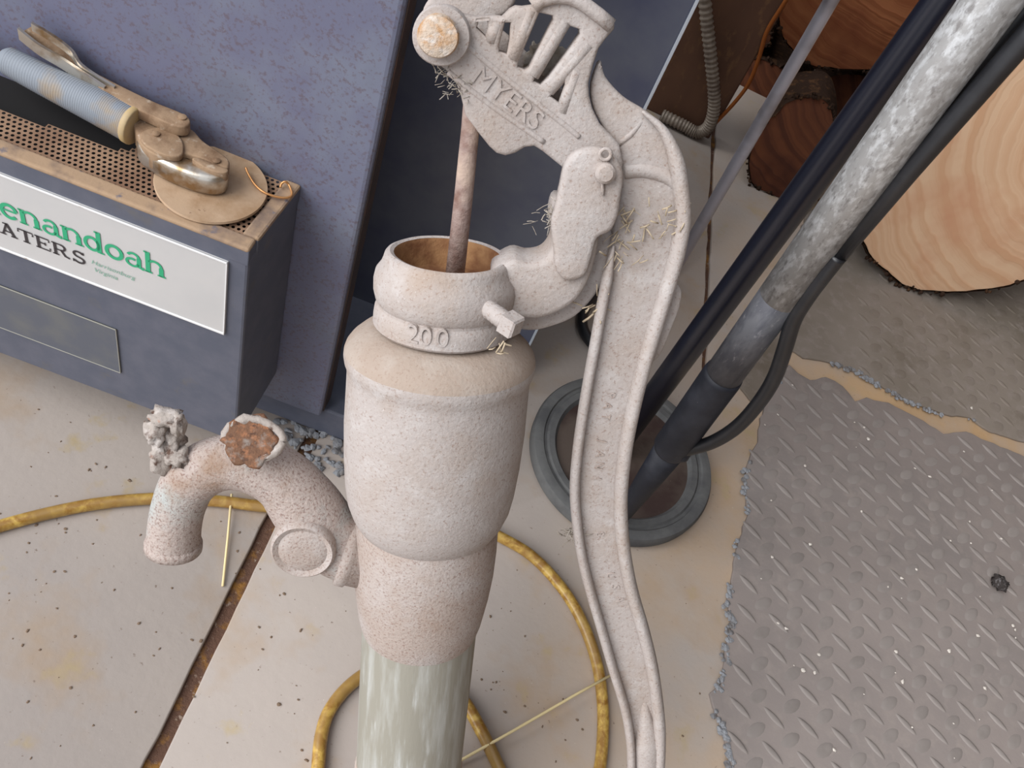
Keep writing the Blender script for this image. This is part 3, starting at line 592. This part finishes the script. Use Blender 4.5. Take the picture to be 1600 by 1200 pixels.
for i, (ch, x, y) in enumerate([('P', 948, 617), ('A', 943, 634), ('T', 940, 652), ('J', 935, 690), ('A', 931, 710), ('N', 930, 728), ('1', 927, 748), ('8', 931, 835), ('U', 948, 900), ('S', 955, 918), ('A', 962, 937)]):
    q = lp(x + 6, y, 0.002); me = text_mesh(ch, 0.0105, 0.0007); me.transform(Matrix.Rotation(-math.pi / 2 - 0.12 if y < 760 else -math.pi / 2 + 0.25, 4, 'Z')); me.transform(Matrix.Translation((q.x, q.y, 0.0013)))
    link('raised_letter', me, 'cast_rust', handle)
# lint and shavings caught on the casting
def fuzz(seed, cen, spread, n, r=0.0005, ln=0.012):
    rnd = random.Random(seed); out = []
    for i in range(n):
        c = V(cen) + V((rnd.gauss(0, spread), rnd.gauss(0, spread), abs(rnd.gauss(0, spread * .4))))
        d = V((rnd.uniform(-1, 1), rnd.uniform(-1, 1), rnd.uniform(-.4, .6))).normalized() * ln * rnd.uniform(.4, 1)
        out.append(tube([c, c + d * .5 + V((0, 0, rnd.uniform(-.002, .002))), c + d], r * rnd.uniform(.6, 1.6), 4))
    return join(*out)
link('caught_shavings', join(fuzz(1, lpn(1040, 345, 0.006), 0.009, 18, 0.0006, 0.010), fuzz(2, lpn(972, 400, 0.006), 0.006, 14), fuzz(3, lpn(778, 545, 0.065), 0.004, 8), fuzz(4, lpn(925, 480, 0.004), 0.006, 12, 0.0007), fuzz(5, lpn(975, 360, 0.004), 0.007, 20)), 'straw', handle)['kind'] = 'stuff'
link('cobweb_lint', join(fuzz(7, lpn(866, 338, 0.015), 0.006, 40, 0.0003), fuzz(8, lpn(716, 140, 0.008), 0.004, 40, 0.0003, 0.008), fuzz(9, lpn(700, 108, 0.008), 0.004, 30, 0.0003, 0.008), fuzz(10, lpn(890, 830, 0.0), 0.005, 30, 0.0003), lump((*lp(838, 92, -0.02), -0.02), (0.008, 0.01, 0.008), 0.6, 3, 2.5, 4), lump((*lp(868, 100, -0.02), -0.02), (0.01, 0.012, 0.008), 0.6, 3, 2.5, 6)), 'dust', lever)['kind'] = 'stuff'

# ================================================================== hose on the floor
hz = 0.0075
hp = [(-60, 842), (0, 822), (80, 801), (160, 786), (250, 779), (340, 783), (420, 792), (520, 796), (640, 796), (720, 808), (780, 838), (830, 868), (876, 916), (908, 968), (931, 1030), (941, 1090), (942, 1150), (934, 1215), (908, 1270), (850, 1290), (805, 1255), (780, 1200), (752, 1142), (722, 1092), (680, 1058), (630, 1042), (585, 1046), (545, 1072), (515, 1110), (502, 1150), (497, 1200), (492, 1250), (470, 1310)]
rebase(tag(link('hose', tube(crom([onz(p[0], p[1], hz) for p in hp], 6), 0.0078, 14), 'hose'), 'thin amber-yellow hose looping on the concrete around the pump', 'hose'))

# ================================================================== rubber mats
def mpoly(L, amp=0.004):
    pts = [V((onz(*p).x, onz(*p).y)) if len(p) == 2 else V((p[0], p[1])) for p in L]; out = []
    for i in range(len(pts)):
        a, b = pts[i], pts[(i + 1) % len(pts)]; n = max(1, int((b - a).length / 0.012))
        if (b - a).length > 0.25: n = 1
        for k in range(n):
            p = a.lerp(b, k / n); out.append(p + V((noise.noise(V((p.x * 60, p.y * 60, 1))), noise.noise(V((p.x * 60, p.y * 60, 5))))) * amp)
    return out
m1px = [(1229, 572), (1245, 586), (1262, 597), (1290, 591), (1315, 606), (1333, 630), (1352, 624), (1385, 632), (1440, 660), (1470, 681), (1505, 676), (1540, 692), (1600, 716)]
m1l = [(1140, 1215), (1136, 1185), (1128, 1145), (1113, 1105), (1107, 1084), (1122, 1072), (1130, 1035), (1132, 1005), (1141, 978), (1134, 950), (1140, 905), (1150, 855), (1166, 805), (1160, 765), (1165, 730), (1181, 692), (1186, 655), (1200, 625), (1216, 600)]
far1 = onz(1600, 716)
mat1 = mpoly(m1px + [(1.5, far1.y + 0.12, 0), (1.5, 0.35, 0), (0.66, 0.30, 0)] + m1l)
m2px = [(1188, 642), (1170, 626), (1152, 603), (1146, 576), (1160, 532), (1190, 470), (1240, 380), (1262, 330)]
m2r = [(1600, 693), (1545, 677), (1515, 655), (1475, 650), (1430, 634), (1380, 608), (1340, 584), (1300, 570), (1252, 560), (1228, 546), (1204, 596)]
mat2 = mpoly(m2px + [(0.75, 2.2, 0), (1.5, 2.2, 0), (1.5, far1.y + 0.15, 0)] + m2r)
def inside(p, poly):
    c = False; j = len(poly) - 1
    for i in range(len(poly)):
        a, b = poly[i], poly[j]
        if (a.y > p.y) != (b.y > p.y) and p.x < (b.x - a.x) * (p.y - a.y) / (b.y - a.y) + a.x: c = not c
        j = i
    return c
def near_edge(p, poly, d): return any((q - p).length < d for q in poly)
def lug_mesh(cells, top):
    """cells: (centre, direction angle, length, width, height)"""
    vs_, fs = [], []
    for c, a, L, Wd, h in cells:
        b0 = len(vs_); u = V((math.cos(a), math.sin(a))); q = V((-u.y, u.x)); n = 12
        for sc, z in ((1.0, 0.0), (0.78, h * 0.75), (0.45, h)):
            for k in range(n):
                t = 2 * math.pi * k / n; ct, s_ = math.cos(t), math.sin(t)
                p = c + u * (L / 2 * sc * ct) + q * (Wd / 2 * sc * s_ * (abs(s_) ** 0.3))
                vs_.append((p.x, p.y, top + z - 0.0002))
        for r in range(2):
            for k in range(n): k2 = (k + 1) % n; fs.append((b0 + r * n + k, b0 + r * n + k2, b0 + (r + 1) * n + k2, b0 + (r + 1) * n + k))
        fs.append(tuple(b0 + 2 * n + k for k in range(n)))
    return mesh_of(vs_, fs, True)
def px2(p): q = onz(*p); return V((q.x, q.y))
o_ = px2((1217, 888)); e1 = px2((1264, 903)) - o_; e2 = px2((1215, 931)) - o_
lugA = px2((1230, 901)) - px2((1204, 874)); lugB = px2((1260, 905)) - px2((1232, 922))
angA, angB = math.atan2(lugA.y, lugA.x), math.atan2(lugB.y, lugB.x)
def lattice(poly, angA, angB, la, lb, wa, wb, h, top, org, e1, e2, bounds):
    cells = []
    for i in range(-40, 41):
        for j in range(-40, 41):
            for k, (a, L, Wd) in enumerate(((angA, la, wa), (angB, lb, wb))):
                c = org + e1 * (i + 0.5 * k) + e2 * (j + 0.5 * k)
                if bounds(c) and inside(c, poly) and not near_edge(c, poly, 0.012): cells.append((c, a + random.uniform(-.05, .05), L, Wd, h * (1 - 0.45 * k) * random.uniform(.75, 1.1)))
    return lug_mesh(cells, top)
m1 = tag(empty('tread_mat', Matrix.Translation((0.9, 0.9, 0))), 'grey rubber tread-pattern mat with torn edge, nearest the camera', 'mat')
def chl(name, me, m, parent, kind=None):
    me.transform(Matrix.Translation(-parent.matrix_world.translation)); o = link(name, me, m, parent)
    if kind: o['kind'] = kind
    return o
chl('sheet', plate([mat1], 0.0, 0.006, 0.0012, 1), 'mat', m1)
chl('tread_lugs', lattice(mat1, angA, angB, 0.040, 0.036, 0.010, 0.018, 0.0022, 0.006, o_, e1, e2, lambda c: c.x < 1.25), 'mat_lug', m1, 'stuff')
m2 = tag(empty('tread_mat', Matrix.Translation((0.9, 1.7, 0))), 'brown-grey rubber tread mat under the sawn logs', 'mat')
chl('sheet', plate([mat2], 0.0, 0.005, 0.0012, 1), 'mat_rear', m2)
chl('tread_lugs', lattice(mat2, angA, angB, 0.030, 0.034, 0.010, 0.024, 0.0016, 0.005, o_, e1, e2, lambda c: c.x < 1.2 and c.y < 1.75 and c.x > 0.55), 'mat_rear', m2, 'stuff')
def edge_lint(pxs, seed, n, z):
    rnd = random.Random(seed); pts = crom([onz(*p) for p in pxs], 8); out = []
    for i in range(n):
        t = rnd.random() * (len(pts) - 1); p = pts[int(t)].lerp(pts[min(len(pts) - 1, int(t) + 1)], t % 1)
        if noise.noise(V((p.x * 14, p.y * 14, seed))) < -0.05: continue
        r = rnd.uniform(.0012, .0042); out.append(lump((p.x + rnd.gauss(0, .003), p.y + rnd.gauss(0, .003), z), (r * 1.3, r * 1.3, r * .6), .6, 1, 1.6, rnd.random() * 50))
    return join(*out)
chl('frayed_edge', edge_lint(m1l, 3, 260, 0.006), 'lint', m1, 'stuff')
chl('frayed_edge', edge_lint([(1228, 548), (1252, 561), (1300, 571), (1340, 586), (1380, 610), (1430, 636), (1475, 652), (1515, 657)], 5, 200, 0.005), 'lint', m2, 'stuff')

# ================================================================== round stand with black pole
q = [onz(815, 720, .02), onz(1110, 740, .02), onz(960, 575, .02), onz(980, 868, .01)]
bc_ = V(((q[0].x + q[1].x) / 2, (q[2].y + q[3].y) / 2, 0)); BR = 0.147
stand = tag(empty('floor_stand', Matrix.Translation(bc_)), 'round rubber-rimmed floor stand with thin blue-black pole, behind pump handle', 'stand')
link('rubber_rim', lathe([(0.0, BR - 0.010), (0.004, BR - 0.001), (0.018, BR), (0.024, BR - 0.003), (0.026, BR - 0.010), (0.0255, BR - 0.017), (0.0225, BR - 0.019), (0.022, BR - 0.023), (0.025, BR - 0.026), (0.025, BR - 0.035), (0.018, BR - 0.040)], 'Z', 96), 'rubber_rim', stand)
link('base_disc', lathe([(0.0, BR - 0.036), (0.018, BR - 0.038), (0.020, BR - 0.055), (0.0215, 0.05), (0.024, 0.03), (0.025, 0.0)], 'Z', 72), 'base_disc', stand)
pa0 = onz(958, 706, 0.026); pa1 = upright(1500, -34, pa0)
dirA = (pa1 - pa0).normalized()
link('pole', tube([pa0 - bc_, pa0 - bc_ + dirA * 0.3, pa1 - bc_, pa1 - bc_ + dirA * 0.35], 0.0172, 28), 'black_tube', stand)
# ================================================================== galvanised pole with black foot, lever and cable
pb0 = onz(966, 815, 0.030); pb1 = upright(1572, -30, pb0); dirB = (pb1 - pb0).normalized(); LB = (pb1 - pb0).length
gp = tag(empty('galvanised_pole', Matrix.Translation(pb0)), 'mottled silver metal pole with black sleeve foot and black cable', 'pole')
BN = (CAM - pb0); BN = (BN - dirB * BN.dot(dirB)).normalized()
def bpt(px, py, n=0.0): return onpl(px, py, pb0 + BN * n, BN) - pb0
def bt(px, py): return (bpt(px, py)).dot(dirB)
t1, t2, t3 = bt(1030, 690), bt(1120, 575), bt(1205, 455)
link('tapered_foot', tube([dirB * 0.004, dirB * 0.01, dirB * t1 * 0.6, dirB * t1], [0.005, 0.010, 0.017, 0.0205], 24), 'sleeve', gp)
link('sleeve', tube([dirB * t1, dirB * (t1 + .004), dirB * (t1 + .006), dirB * t2 * 0.98, dirB * t2], [0.0215, 0.0228, 0.0235, 0.0235, 0.0225], 28), 'sleeve', gp)
link('mid_shaft', tube([dirB * t2, dirB * t3], 0.0215, 28), 'silver_grey', gp)  # middle length in a darker grey than the shaft above
link('shaft', tube([dirB * t3, dirB * (LB * .8), dirB * (LB + 0.4)], 0.0215, 28), 'silver', gp)
link('side_rod', tube([bpt(1302, 408, 0.0), bpt(1420, 268, 0), bpt(1600, 62, 0.0), bpt(1690, -40, 0)], 0.0092, 16), 'black', gp)
link('rear_tube', tube([bpt(1205, 505, -0.02), bpt(1330, 345, -0.025), bpt(1580, 40, -0.025), bpt(1690, -100, -0.025)], 0.0105, 16), 'black', gp)
lv = [(1196, 520), (1222, 480), (1255, 435), (1290, 395), (1312, 385), (1318, 402), (1300, 432), (1272, 465), (1240, 498), (1214, 515)]
u_ = dirB.cross(BN); lm = Matrix((u_, dirB, BN)).transposed()
l2d = crom([V(((bpt(*p, -0.008)).dot(u_), (bpt(*p, -0.008)).dot(dirB))) for p in lv], 4, True)
me = plate([l2d], -0.012, -0.004, 0.002, 2); me.transform(lm.to_4x4()); link('lever', me, 'black', gp)
link('lever_rivet', tube([bpt(1260, 448, -0.005), bpt(1260, 448, 0.0005)], 0.0045, 14), 'sleeve', gp)
cb = [bpt(1310, 400, 0.004), bpt(1285, 432, 0.006), bpt(1260, 466, 0.006), bpt(1240, 500, 0.006), bpt(1226, 545, 0.004), bpt(1210, 590, 0.0), bpt(1185, 630, 0), bpt(1150, 668, 0), bpt(1110, 692, 0), bpt(1066, 704, 0.004)]
link('cable', tube(crom(cb, 6), 0.0085, 14), 'black', gp)
link('cable_end', lump(bpt(1062, 706, 0.004), (0.016, 0.012, 0.014), 0.15, 3), 'sleeve', gp)
# ================================================================== thin grey rod
pd0 = onz(1048, 432, 0.004); pd1 = upright(1306, -12, pd0); dd_ = (pd1 - pd0).normalized()
gr_ = rebase(tag(link('thin_rod', tube([pd0, pd0.lerp(pd1, .5), pd1, pd1 + dd_ * .3], 0.0105, 18), 'greyrod'), 'thin grey metal rod standing beside the brown board', 'rod'))
# black cable on the floor behind the bracket
rebase(tag(link('black_cable', tube(crom([onz(p[0], p[1], 0.010) for p in [(980, 440), (940, 455), (914, 482), (910, 508), (920, 530), (945, 552), (985, 566)]], 6), 0.0095, 12), 'black'), 'short black cable curving on the floor behind the pump handle', 'cable'))

# ================================================================== firewood
def log_round(name, pxs, base_px, yaw, tilt_, depth, m, label, zb=0.0):
    b = onz(*base_px, zb) if len(base_px) == 2 else V(base_px)
    y, t = math.radians(yaw), math.radians(tilt_)
    n = V((math.sin(y) * math.cos(t), -math.cos(y) * math.cos(t), math.sin(t))); u = V((0, 0, 1)).cross(n).normalized() ; wv = n.cross(u)
    P = [onpl(p[0], p[1], b, n) - b for p in pxs]; P2 = [V((p.dot(u), p.dot(wv))) for p in P]
    P2 = crom(P2, 8, True); P2 = [p + V((noise.noise(V((p.x * 30, p.y * 30, 2))), noise.noise(V((p.x * 30, p.y * 30, 7))))) * 0.006 for p in P2]
    c = sum(P2, V((0, 0))) / len(P2); P2 = [p - c for p in P2]; o3 = b + u * c.x + wv * c.y
    mw = Matrix((u, wv, n)).transposed().to_4x4(); mw.translation = o3
    e = tag(empty(name, mw), label, 'log', 'sawn firewood logs')
    link('cut_face', plate([[p * 0.985 for p in P2]], -0.02, 0.0, 0.002, 1), m, e)
    hb = V((-n.x, -n.y, 0)).normalized(); hb = V((hb.dot(u), hb.dot(wv), hb.dot(n)))
    n_ = len(P2); vs_, fs = [], []
    for k, z in enumerate((0.0015, -0.006, -depth * 0.5, -depth)):
        for i, p in enumerate(P2):
            s = (0.99, 1.012, 1.02, 1.0)[k] + 0.012 * noise.noise(V((p.x * 45, p.y * 45, z * 20 + 3)))
            vs_.append(V((p.x * s, p.y * s, 0)) - hb * z)
    for k in range(3):
        for i in range(n_): i2 = (i + 1) % n_; fs.append((k * n_ + i, (k + 1) * n_ + i, (k + 1) * n_ + i2, k * n_ + i2))
    fs.append(tuple(3 * n_ + i for i in range(n_)))
    link('bark', mesh_of(vs_, fs, True), 'bark', e)
    rnd = random.Random(len(label)); out = []
    for i in range(150):
        p = rnd.choice(P2); r = rnd.uniform(.002, .006); out.append(lump((p.x * 1.0 + rnd.gauss(0, .003), p.y + rnd.gauss(0, .003), rnd.uniform(-.012, .003)), (r, r, r * .8), .7, 1, 1.5, i * 1.3))
    link('bark_fringe', join(*out), 'bark', e)['kind'] = 'stuff'
    return e
big = [(1453, 63), (1390, 135), (1345, 203), (1325, 290), (1345, 378), (1398, 438), (1440, 455), (1520, 457), (1600, 441), (1690, 395), (1745, 300), (1750, 190), (1700, 80), (1630, 20), (1540, 10)]
log_round('sawn_log', big, (1430, 450), 10, 14, 0.11, 'log_big', 'large pale sawn log, its rings facing out, right of the silver pole', 0.016)
up_b = onpl(1300, 105, V((0, 1.84, 0)), V((0, 1, 0)))
upper = [(1212, 30), (1228, 68), (1262, 100), (1310, 108), (1370, 112), (1425, 118), (1462, 90), (1495, 30), (1500, -60), (1460, -140), (1380, -190), (1280, -150), (1222, -60)]
log_round('sawn_log', upper, tuple(up_b), 0, 8, 0.32, 'log_red', 'red-brown sawn log resting high at the back above the dark split log')
lowl = [(1178, 215), (1170, 262), (1176, 290), (1215, 308), (1256, 318), (1284, 296), (1298, 250), (1304, 200), (1292, 160), (1262, 150), (1222, 165)]
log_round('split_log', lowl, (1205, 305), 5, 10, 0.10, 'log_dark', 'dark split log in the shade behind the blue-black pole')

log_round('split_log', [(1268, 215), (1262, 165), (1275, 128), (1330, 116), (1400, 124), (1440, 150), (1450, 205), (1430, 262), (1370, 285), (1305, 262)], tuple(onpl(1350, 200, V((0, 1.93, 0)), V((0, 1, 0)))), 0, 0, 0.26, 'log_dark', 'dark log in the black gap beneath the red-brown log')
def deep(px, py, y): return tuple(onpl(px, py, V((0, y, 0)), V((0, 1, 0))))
log_round('split_log', [(1150, 190), (1128, 150), (1140, 105), (1180, 92), (1226, 108), (1252, 140), (1250, 182), (1215, 205), (1180, 208)], deep(1190, 150, 2.02), 0, 6, 0.3, 'log_dark', 'dark log deep in the gap left of the red-brown log')  # dark log put in to fill the black gap
log_round('split_log', [(1140, 70), (1125, 20), (1140, -40), (1170, -60), (1192, -30), (1200, 20), (1205, 62), (1180, 80)], deep(1165, 10, 2.04), 0, 6, 0.3, 'log_dark', 'dark log end at the top of the gap beside the brown board')  # second dark log added so the gap stays black
# ================================================================== board, conduit, wire
bd = onz(1075, 224); bx1 = onpl(1196, 60, V((0, 1.78, 0)), V((0, 1, 0))).x
brd = rebase(tag(link('brown_board', box((-0.10, 1.755, 0.0), (bx1, 1.78, 0.95), 0.003), 'board'), 'dark brown upright board behind the heater', 'board'))
pc_ = V((0, 1.735, 0)); ny = V((0, 1, 0))
cpx = [(1098, -40), (1103, 20), (1109, 75), (1114, 125), (1116, 165), (1108, 196), (1086, 214), (1052, 223), (1010, 226)]
cpts = [onpl(p[0], p[1], pc_, ny) for p in cpx]
cpts = [V((p.x, p.y, max(p.z, 0.016))) for p in cpts]
cc = crom(cpts, 26); cr = [0.0125 + 0.0014 * math.sin(i * 1.57) for i in range(len(cc))]
rebase(tag(link('flexible_conduit', tube(cc, cr, 14), 'conduit'), 'grey ribbed flexible conduit hanging in front of the brown board', 'conduit'))
pw = V((0, 1.742, 0)); wpts = [onpl(p[0], p[1], pw, ny) for p in [(1248, -30), (1222, 10), (1198, 50), (1186, 90), (1170, 130), (1148, 160), (1118, 192)]]
wpts = [V((p.x, p.y, max(p.z, 0.006))) for p in wpts]
rebase(tag(link('orange_wire', tube(crom(wpts, 6), 0.0042, 10), 'orange'), 'orange wire hanging beside the grey conduit', 'wire'))

# ================================================================== on the heater's front box: disc, pliers, copper wire
ZD = ZT
dc = onz(331, 286, ZD + 0.004); e1_ = onz(243, 270, ZD + 0.004); e2_ = onz(421, 300, ZD + 0.004); RD = (e2_ - e1_).length / 2
disc = tag(empty('steel_disc', Matrix.Translation((dc.x, dc.y, ZD))), 'dusty round flat disc lying on the perforated top under the pliers', 'disc')
link('plate', lathe([(0.0005, 0.006), (0.0005, RD - 0.001), (0.002, RD), (0.004, RD - 0.0008), (0.0043, 0.007)], 'Z', 72, caps=(True, True)), 'disc', disc)
bp = onz(316, 296, ZD + 0.004) - V((dc.x, dc.y, ZD))
link('stud', tube([bp, bp + V((0, 0, 0.014)), bp + V((0, 0, 0.015))], [0.0038, 0.0042, 0.003], 14), 'tool', disc)
ZP = ZD + 0.0048
pl0 = onz(200, 170, ZP)
pliers = tag(empty('locking_pliers', Matrix.Translation((pl0.x, pl0.y, ZP))), 'dusty locking pliers with grey ribbed grip lying on the heater box', 'pliers')
O3 = V((pl0.x, pl0.y, ZP))
def zp(px, py, h): return onz(px, py, ZP + h) - O3
def zpoly(L, h, k=4): return crom([V(zp(p[0], p[1], h)[:2]) for p in L], k, True)
gpath = crom([zp(6, 92, 0.026), zp(60, 120, 0.026), zp(120, 150, 0.025), zp(170, 175, 0.024), zp(209, 197, 0.023)], 60)
grd = []
for i in range(len(gpath)):
    t = i / (len(gpath) - 1); r = 0.0140 + 0.0046 * min(1, t * 1.4) - (0.004 * (1 - t / 0.06) if t < 0.06 else 0); grd.append(r + 0.00022 * math.sin(i * 1.57))
grip = link('ribbed_grip', tube(gpath, grd, 24, True, 0.9, (0, 0, 1)), 'grip', pliers)
ge = gpath[-1]; gdv = (gpath[-1] - gpath[-8]).normalized()
link('grip_collar', tube([ge - gdv * 0.005, ge - gdv * 0.004, ge + gdv * 0.001, ge + gdv * 0.002], [0.0185, 0.0196, 0.0196, 0.0185], 24, True, 0.9, (0, 0, 1)), 'grip_end', grip)
link('adjusting_screw', tube([zp(-40, 62, 0.026), zp(-12, 80, 0.026), zp(6, 92, 0.026)], 0.005, 12), 'tool', grip)
up = [(30, 52, .062), (60, 76, .054), (95, 97, .048), (130, 120, .043), (165, 143, .038)]
up2 = [(50, 41, .074), (84, 61, .066), (112, 83, .058), (126, 104, .050), (150, 122, .044), (180, 140, .040)]
def strip(L, w, th):
    pts = crom([zp(*p) for p in L], 5); vs_, fs = [], []
    n = len(pts)
    for i, p in enumerate(pts):
        t = (pts[min(n - 1, i + 1)] - pts[max(0, i - 1)]); t = V((t.x, t.y)).normalized(); q = V((-t.y, t.x, 0)) * th / 2
        for s, z in ((1, -w / 2), (1, w / 2), (-1, w / 2), (-1, -w / 2)): vs_.append(p + q * s + V((0, 0, z)))
    for i in range(n - 1):
        for k in range(4): k2 = (k + 1) % 4; fs.append((i * 4 + k, i * 4 + k2, (i + 1) * 4 + k2, (i + 1) * 4 + k))
    fs.append((3, 2, 1, 0)); fs.append(tuple((n - 1) * 4 + k for k in range(4))); return mesh_of(vs_, fs)
ch = link('release_handle', join(strip(up, 0.012, 0.003), strip(up2, 0.008, 0.003)), 'chrome', pliers)
ra = crom([zp(p[0], p[1], p[2] - .003) for p in up], 5); rb = crom([zp(p[0], p[1], p[2] - .004) for p in up2[:1] + up2[2:]], 5)
link('channel_back', mesh_of([q + V((0, 0, z)) for z in (0, -.0015) for q in ra + rb], [(i, i + 1, len(ra) + i + 1, len(ra) + i) for i in range(len(ra) - 1)] + [(len(ra) * 2 + i, len(ra) * 3 + i, len(ra) * 3 + i + 1, len(ra) * 2 + i + 1) for i in range(len(ra) - 1)], True), 'tool', ch)
link('lever_bar', plate([zpoly([(128, 103), (155, 116), (190, 134), (240, 158), (284, 176), (297, 187), (292, 197), (272, 196), (236, 180), (200, 163), (165, 144), (145, 126)], 0.042)], 0.030, 0.042, 0.0015, 2), 'tool', pliers)
link('jaw_body', plate([zpoly([(206, 165), (240, 172), (280, 190), (303, 204), (318, 220), (345, 238), (358, 250), (356, 262), (340, 258), (312, 246), (288, 240), (260, 244), (240, 240), (222, 226), (214, 210), (208, 190)], 0.028)], 0.006, 0.028, 0.002, 2), 'tool', pliers)
link('lower_jaw', plate([zpoly([(214, 212), (224, 210), (246, 222), (275, 232), (285, 240), (300, 246), (330, 252), (356, 264), (352, 276), (332, 279), (300, 272), (262, 257), (232, 240), (216, 226)], 0.024)], 0.0, 0.024, 0.005, 3), 'chrome', pliers)
link('jaw_plate', plate([zpoly([(222, 205), (246, 198), (272, 206), (286, 222), (284, 242), (262, 243), (236, 232), (220, 218)], 0.031)], 0.024, 0.031, 0.0015, 2), 'tool', pliers)
link('toothed_insert', plate([zpoly([(302, 250), (308, 246), (340, 258), (356, 264), (352, 270), (330, 266)], 0.029)], 0.018, 0.029, 0.001, 1), 'tool', pliers)
for (x, y, h, r) in ((244, 210, 0.031, 0.0036), (254, 192, 0.028, 0.003), (285, 184, 0.042, 0.004), (338, 252, 0.028, 0.0038)):
    b = zp(x, y, h); link('rivet', lathe([(0, r), (0.0015, r), (0.0022, r * .6), (0.0024, 0)], 'Z', 16, b), 'tool', pliers)
rebase(tag(link('copper_wire', tube(crom([onz(p[0], p[1], ZD + p[2]) for p in [(384, 262, .012), (388, 272, .010), (398, 288, .007), (412, 300, .006), (430, 307, .004), (448, 309, .003), (456, 304, .003), (452, 290, .004), (446, 284, .007), (440, 287, .005), (438, 293, .003)]], 6), 0.0012, 8), 'copper'), 'thin bent copper wire at the corner of the heater box top', 'wire'))

# ================================================================== litter on the floor
def straw(name, L, label, r):
    return rebase(tag(link(name, tube([onz(p[0], p[1], p[2]) for p in L], r, 7), 'straw_pale'), label, 'straw', 'dry straws on the floor'))
straw('dry_straw', [(362, 772, .012), (356, 840, .006), (348, 916, .003)], 'dry straw lying behind the spout outlet', 0.0016)
straw('dry_straw', [(958, 1053, .022), (900, 1085, .018), (800, 1143, .018), (704, 1197, .006)], 'long pale straw lying across the hose by the pipe', 0.0018)
sb = onz(1560, 912, 0.012)
rebase(tag(link('seed_head', lump((0, 0, 0), (0.013, 0.013, 0.009), 0.5, 3, 3, 4), 'pebble'), 'small dark seed head on the grey tread mat', 'seed head')).location = (sb.x, sb.y, 0.0065)
rnd = random.Random(11)
def crumbs(spots, rmin, rmax, z):
    out = []
    for (x, y) in spots:
        p = onz(x, y, z); r = rnd.uniform(rmin, rmax); out.append(lump((p.x, p.y, z + r * .3), (r * rnd.uniform(.8, 1.8), r * rnd.uniform(.8, 1.6), r * .6), .6, 1, 1.5, rnd.random() * 60))
    return join(*out)
dark = [(85, 893), (64, 925), (14, 938), (145, 850), (72, 912), (110, 1075), (20, 998), (300, 1000), (345, 815), (60, 640), (150, 725), (165, 730), (110, 660), (95, 690), (770, 985), (752, 1062), (775, 1066), (798, 942), (798, 955), (405, 980), (470, 985), (540, 955), (700, 1070)] + [(rnd.uniform(0, 480), rnd.uniform(700, 1190)) for _ in range(60)] + [(rnd.uniform(760, 1100), rnd.uniform(880, 1190)) for _ in range(40)]
tag(link('dirt_crumbs', crumbs(dark, 0.0005, 0.0018, 0.0), 'crumb'), 'dark dirt crumbs scattered over the concrete floor', 'dirt', kind='stuff')
white = [(1350, 1085), (1515, 815), (1485, 845), (1408, 903), (1335, 660), (1350, 668), (1238, 602), (1432, 890)] + [(rnd.uniform(1180, 1600), rnd.uniform(600, 1190)) for _ in range(40)]
tag(link('pale_flakes', crumbs(white, 0.0008, 0.0028, 0.0075), 'white_flake'), 'small pale flakes scattered over the grey tread mat', 'flakes', kind='stuff')
lint = [(rnd.uniform(395, 545), rnd.uniform(655, 740)) for _ in range(140)]
tag(link('lint_heap', crumbs(lint, 0.002, 0.006, 0.001), 'lint'), 'blue-grey lint gathered along the foot of the heater', 'lint', kind='stuff')
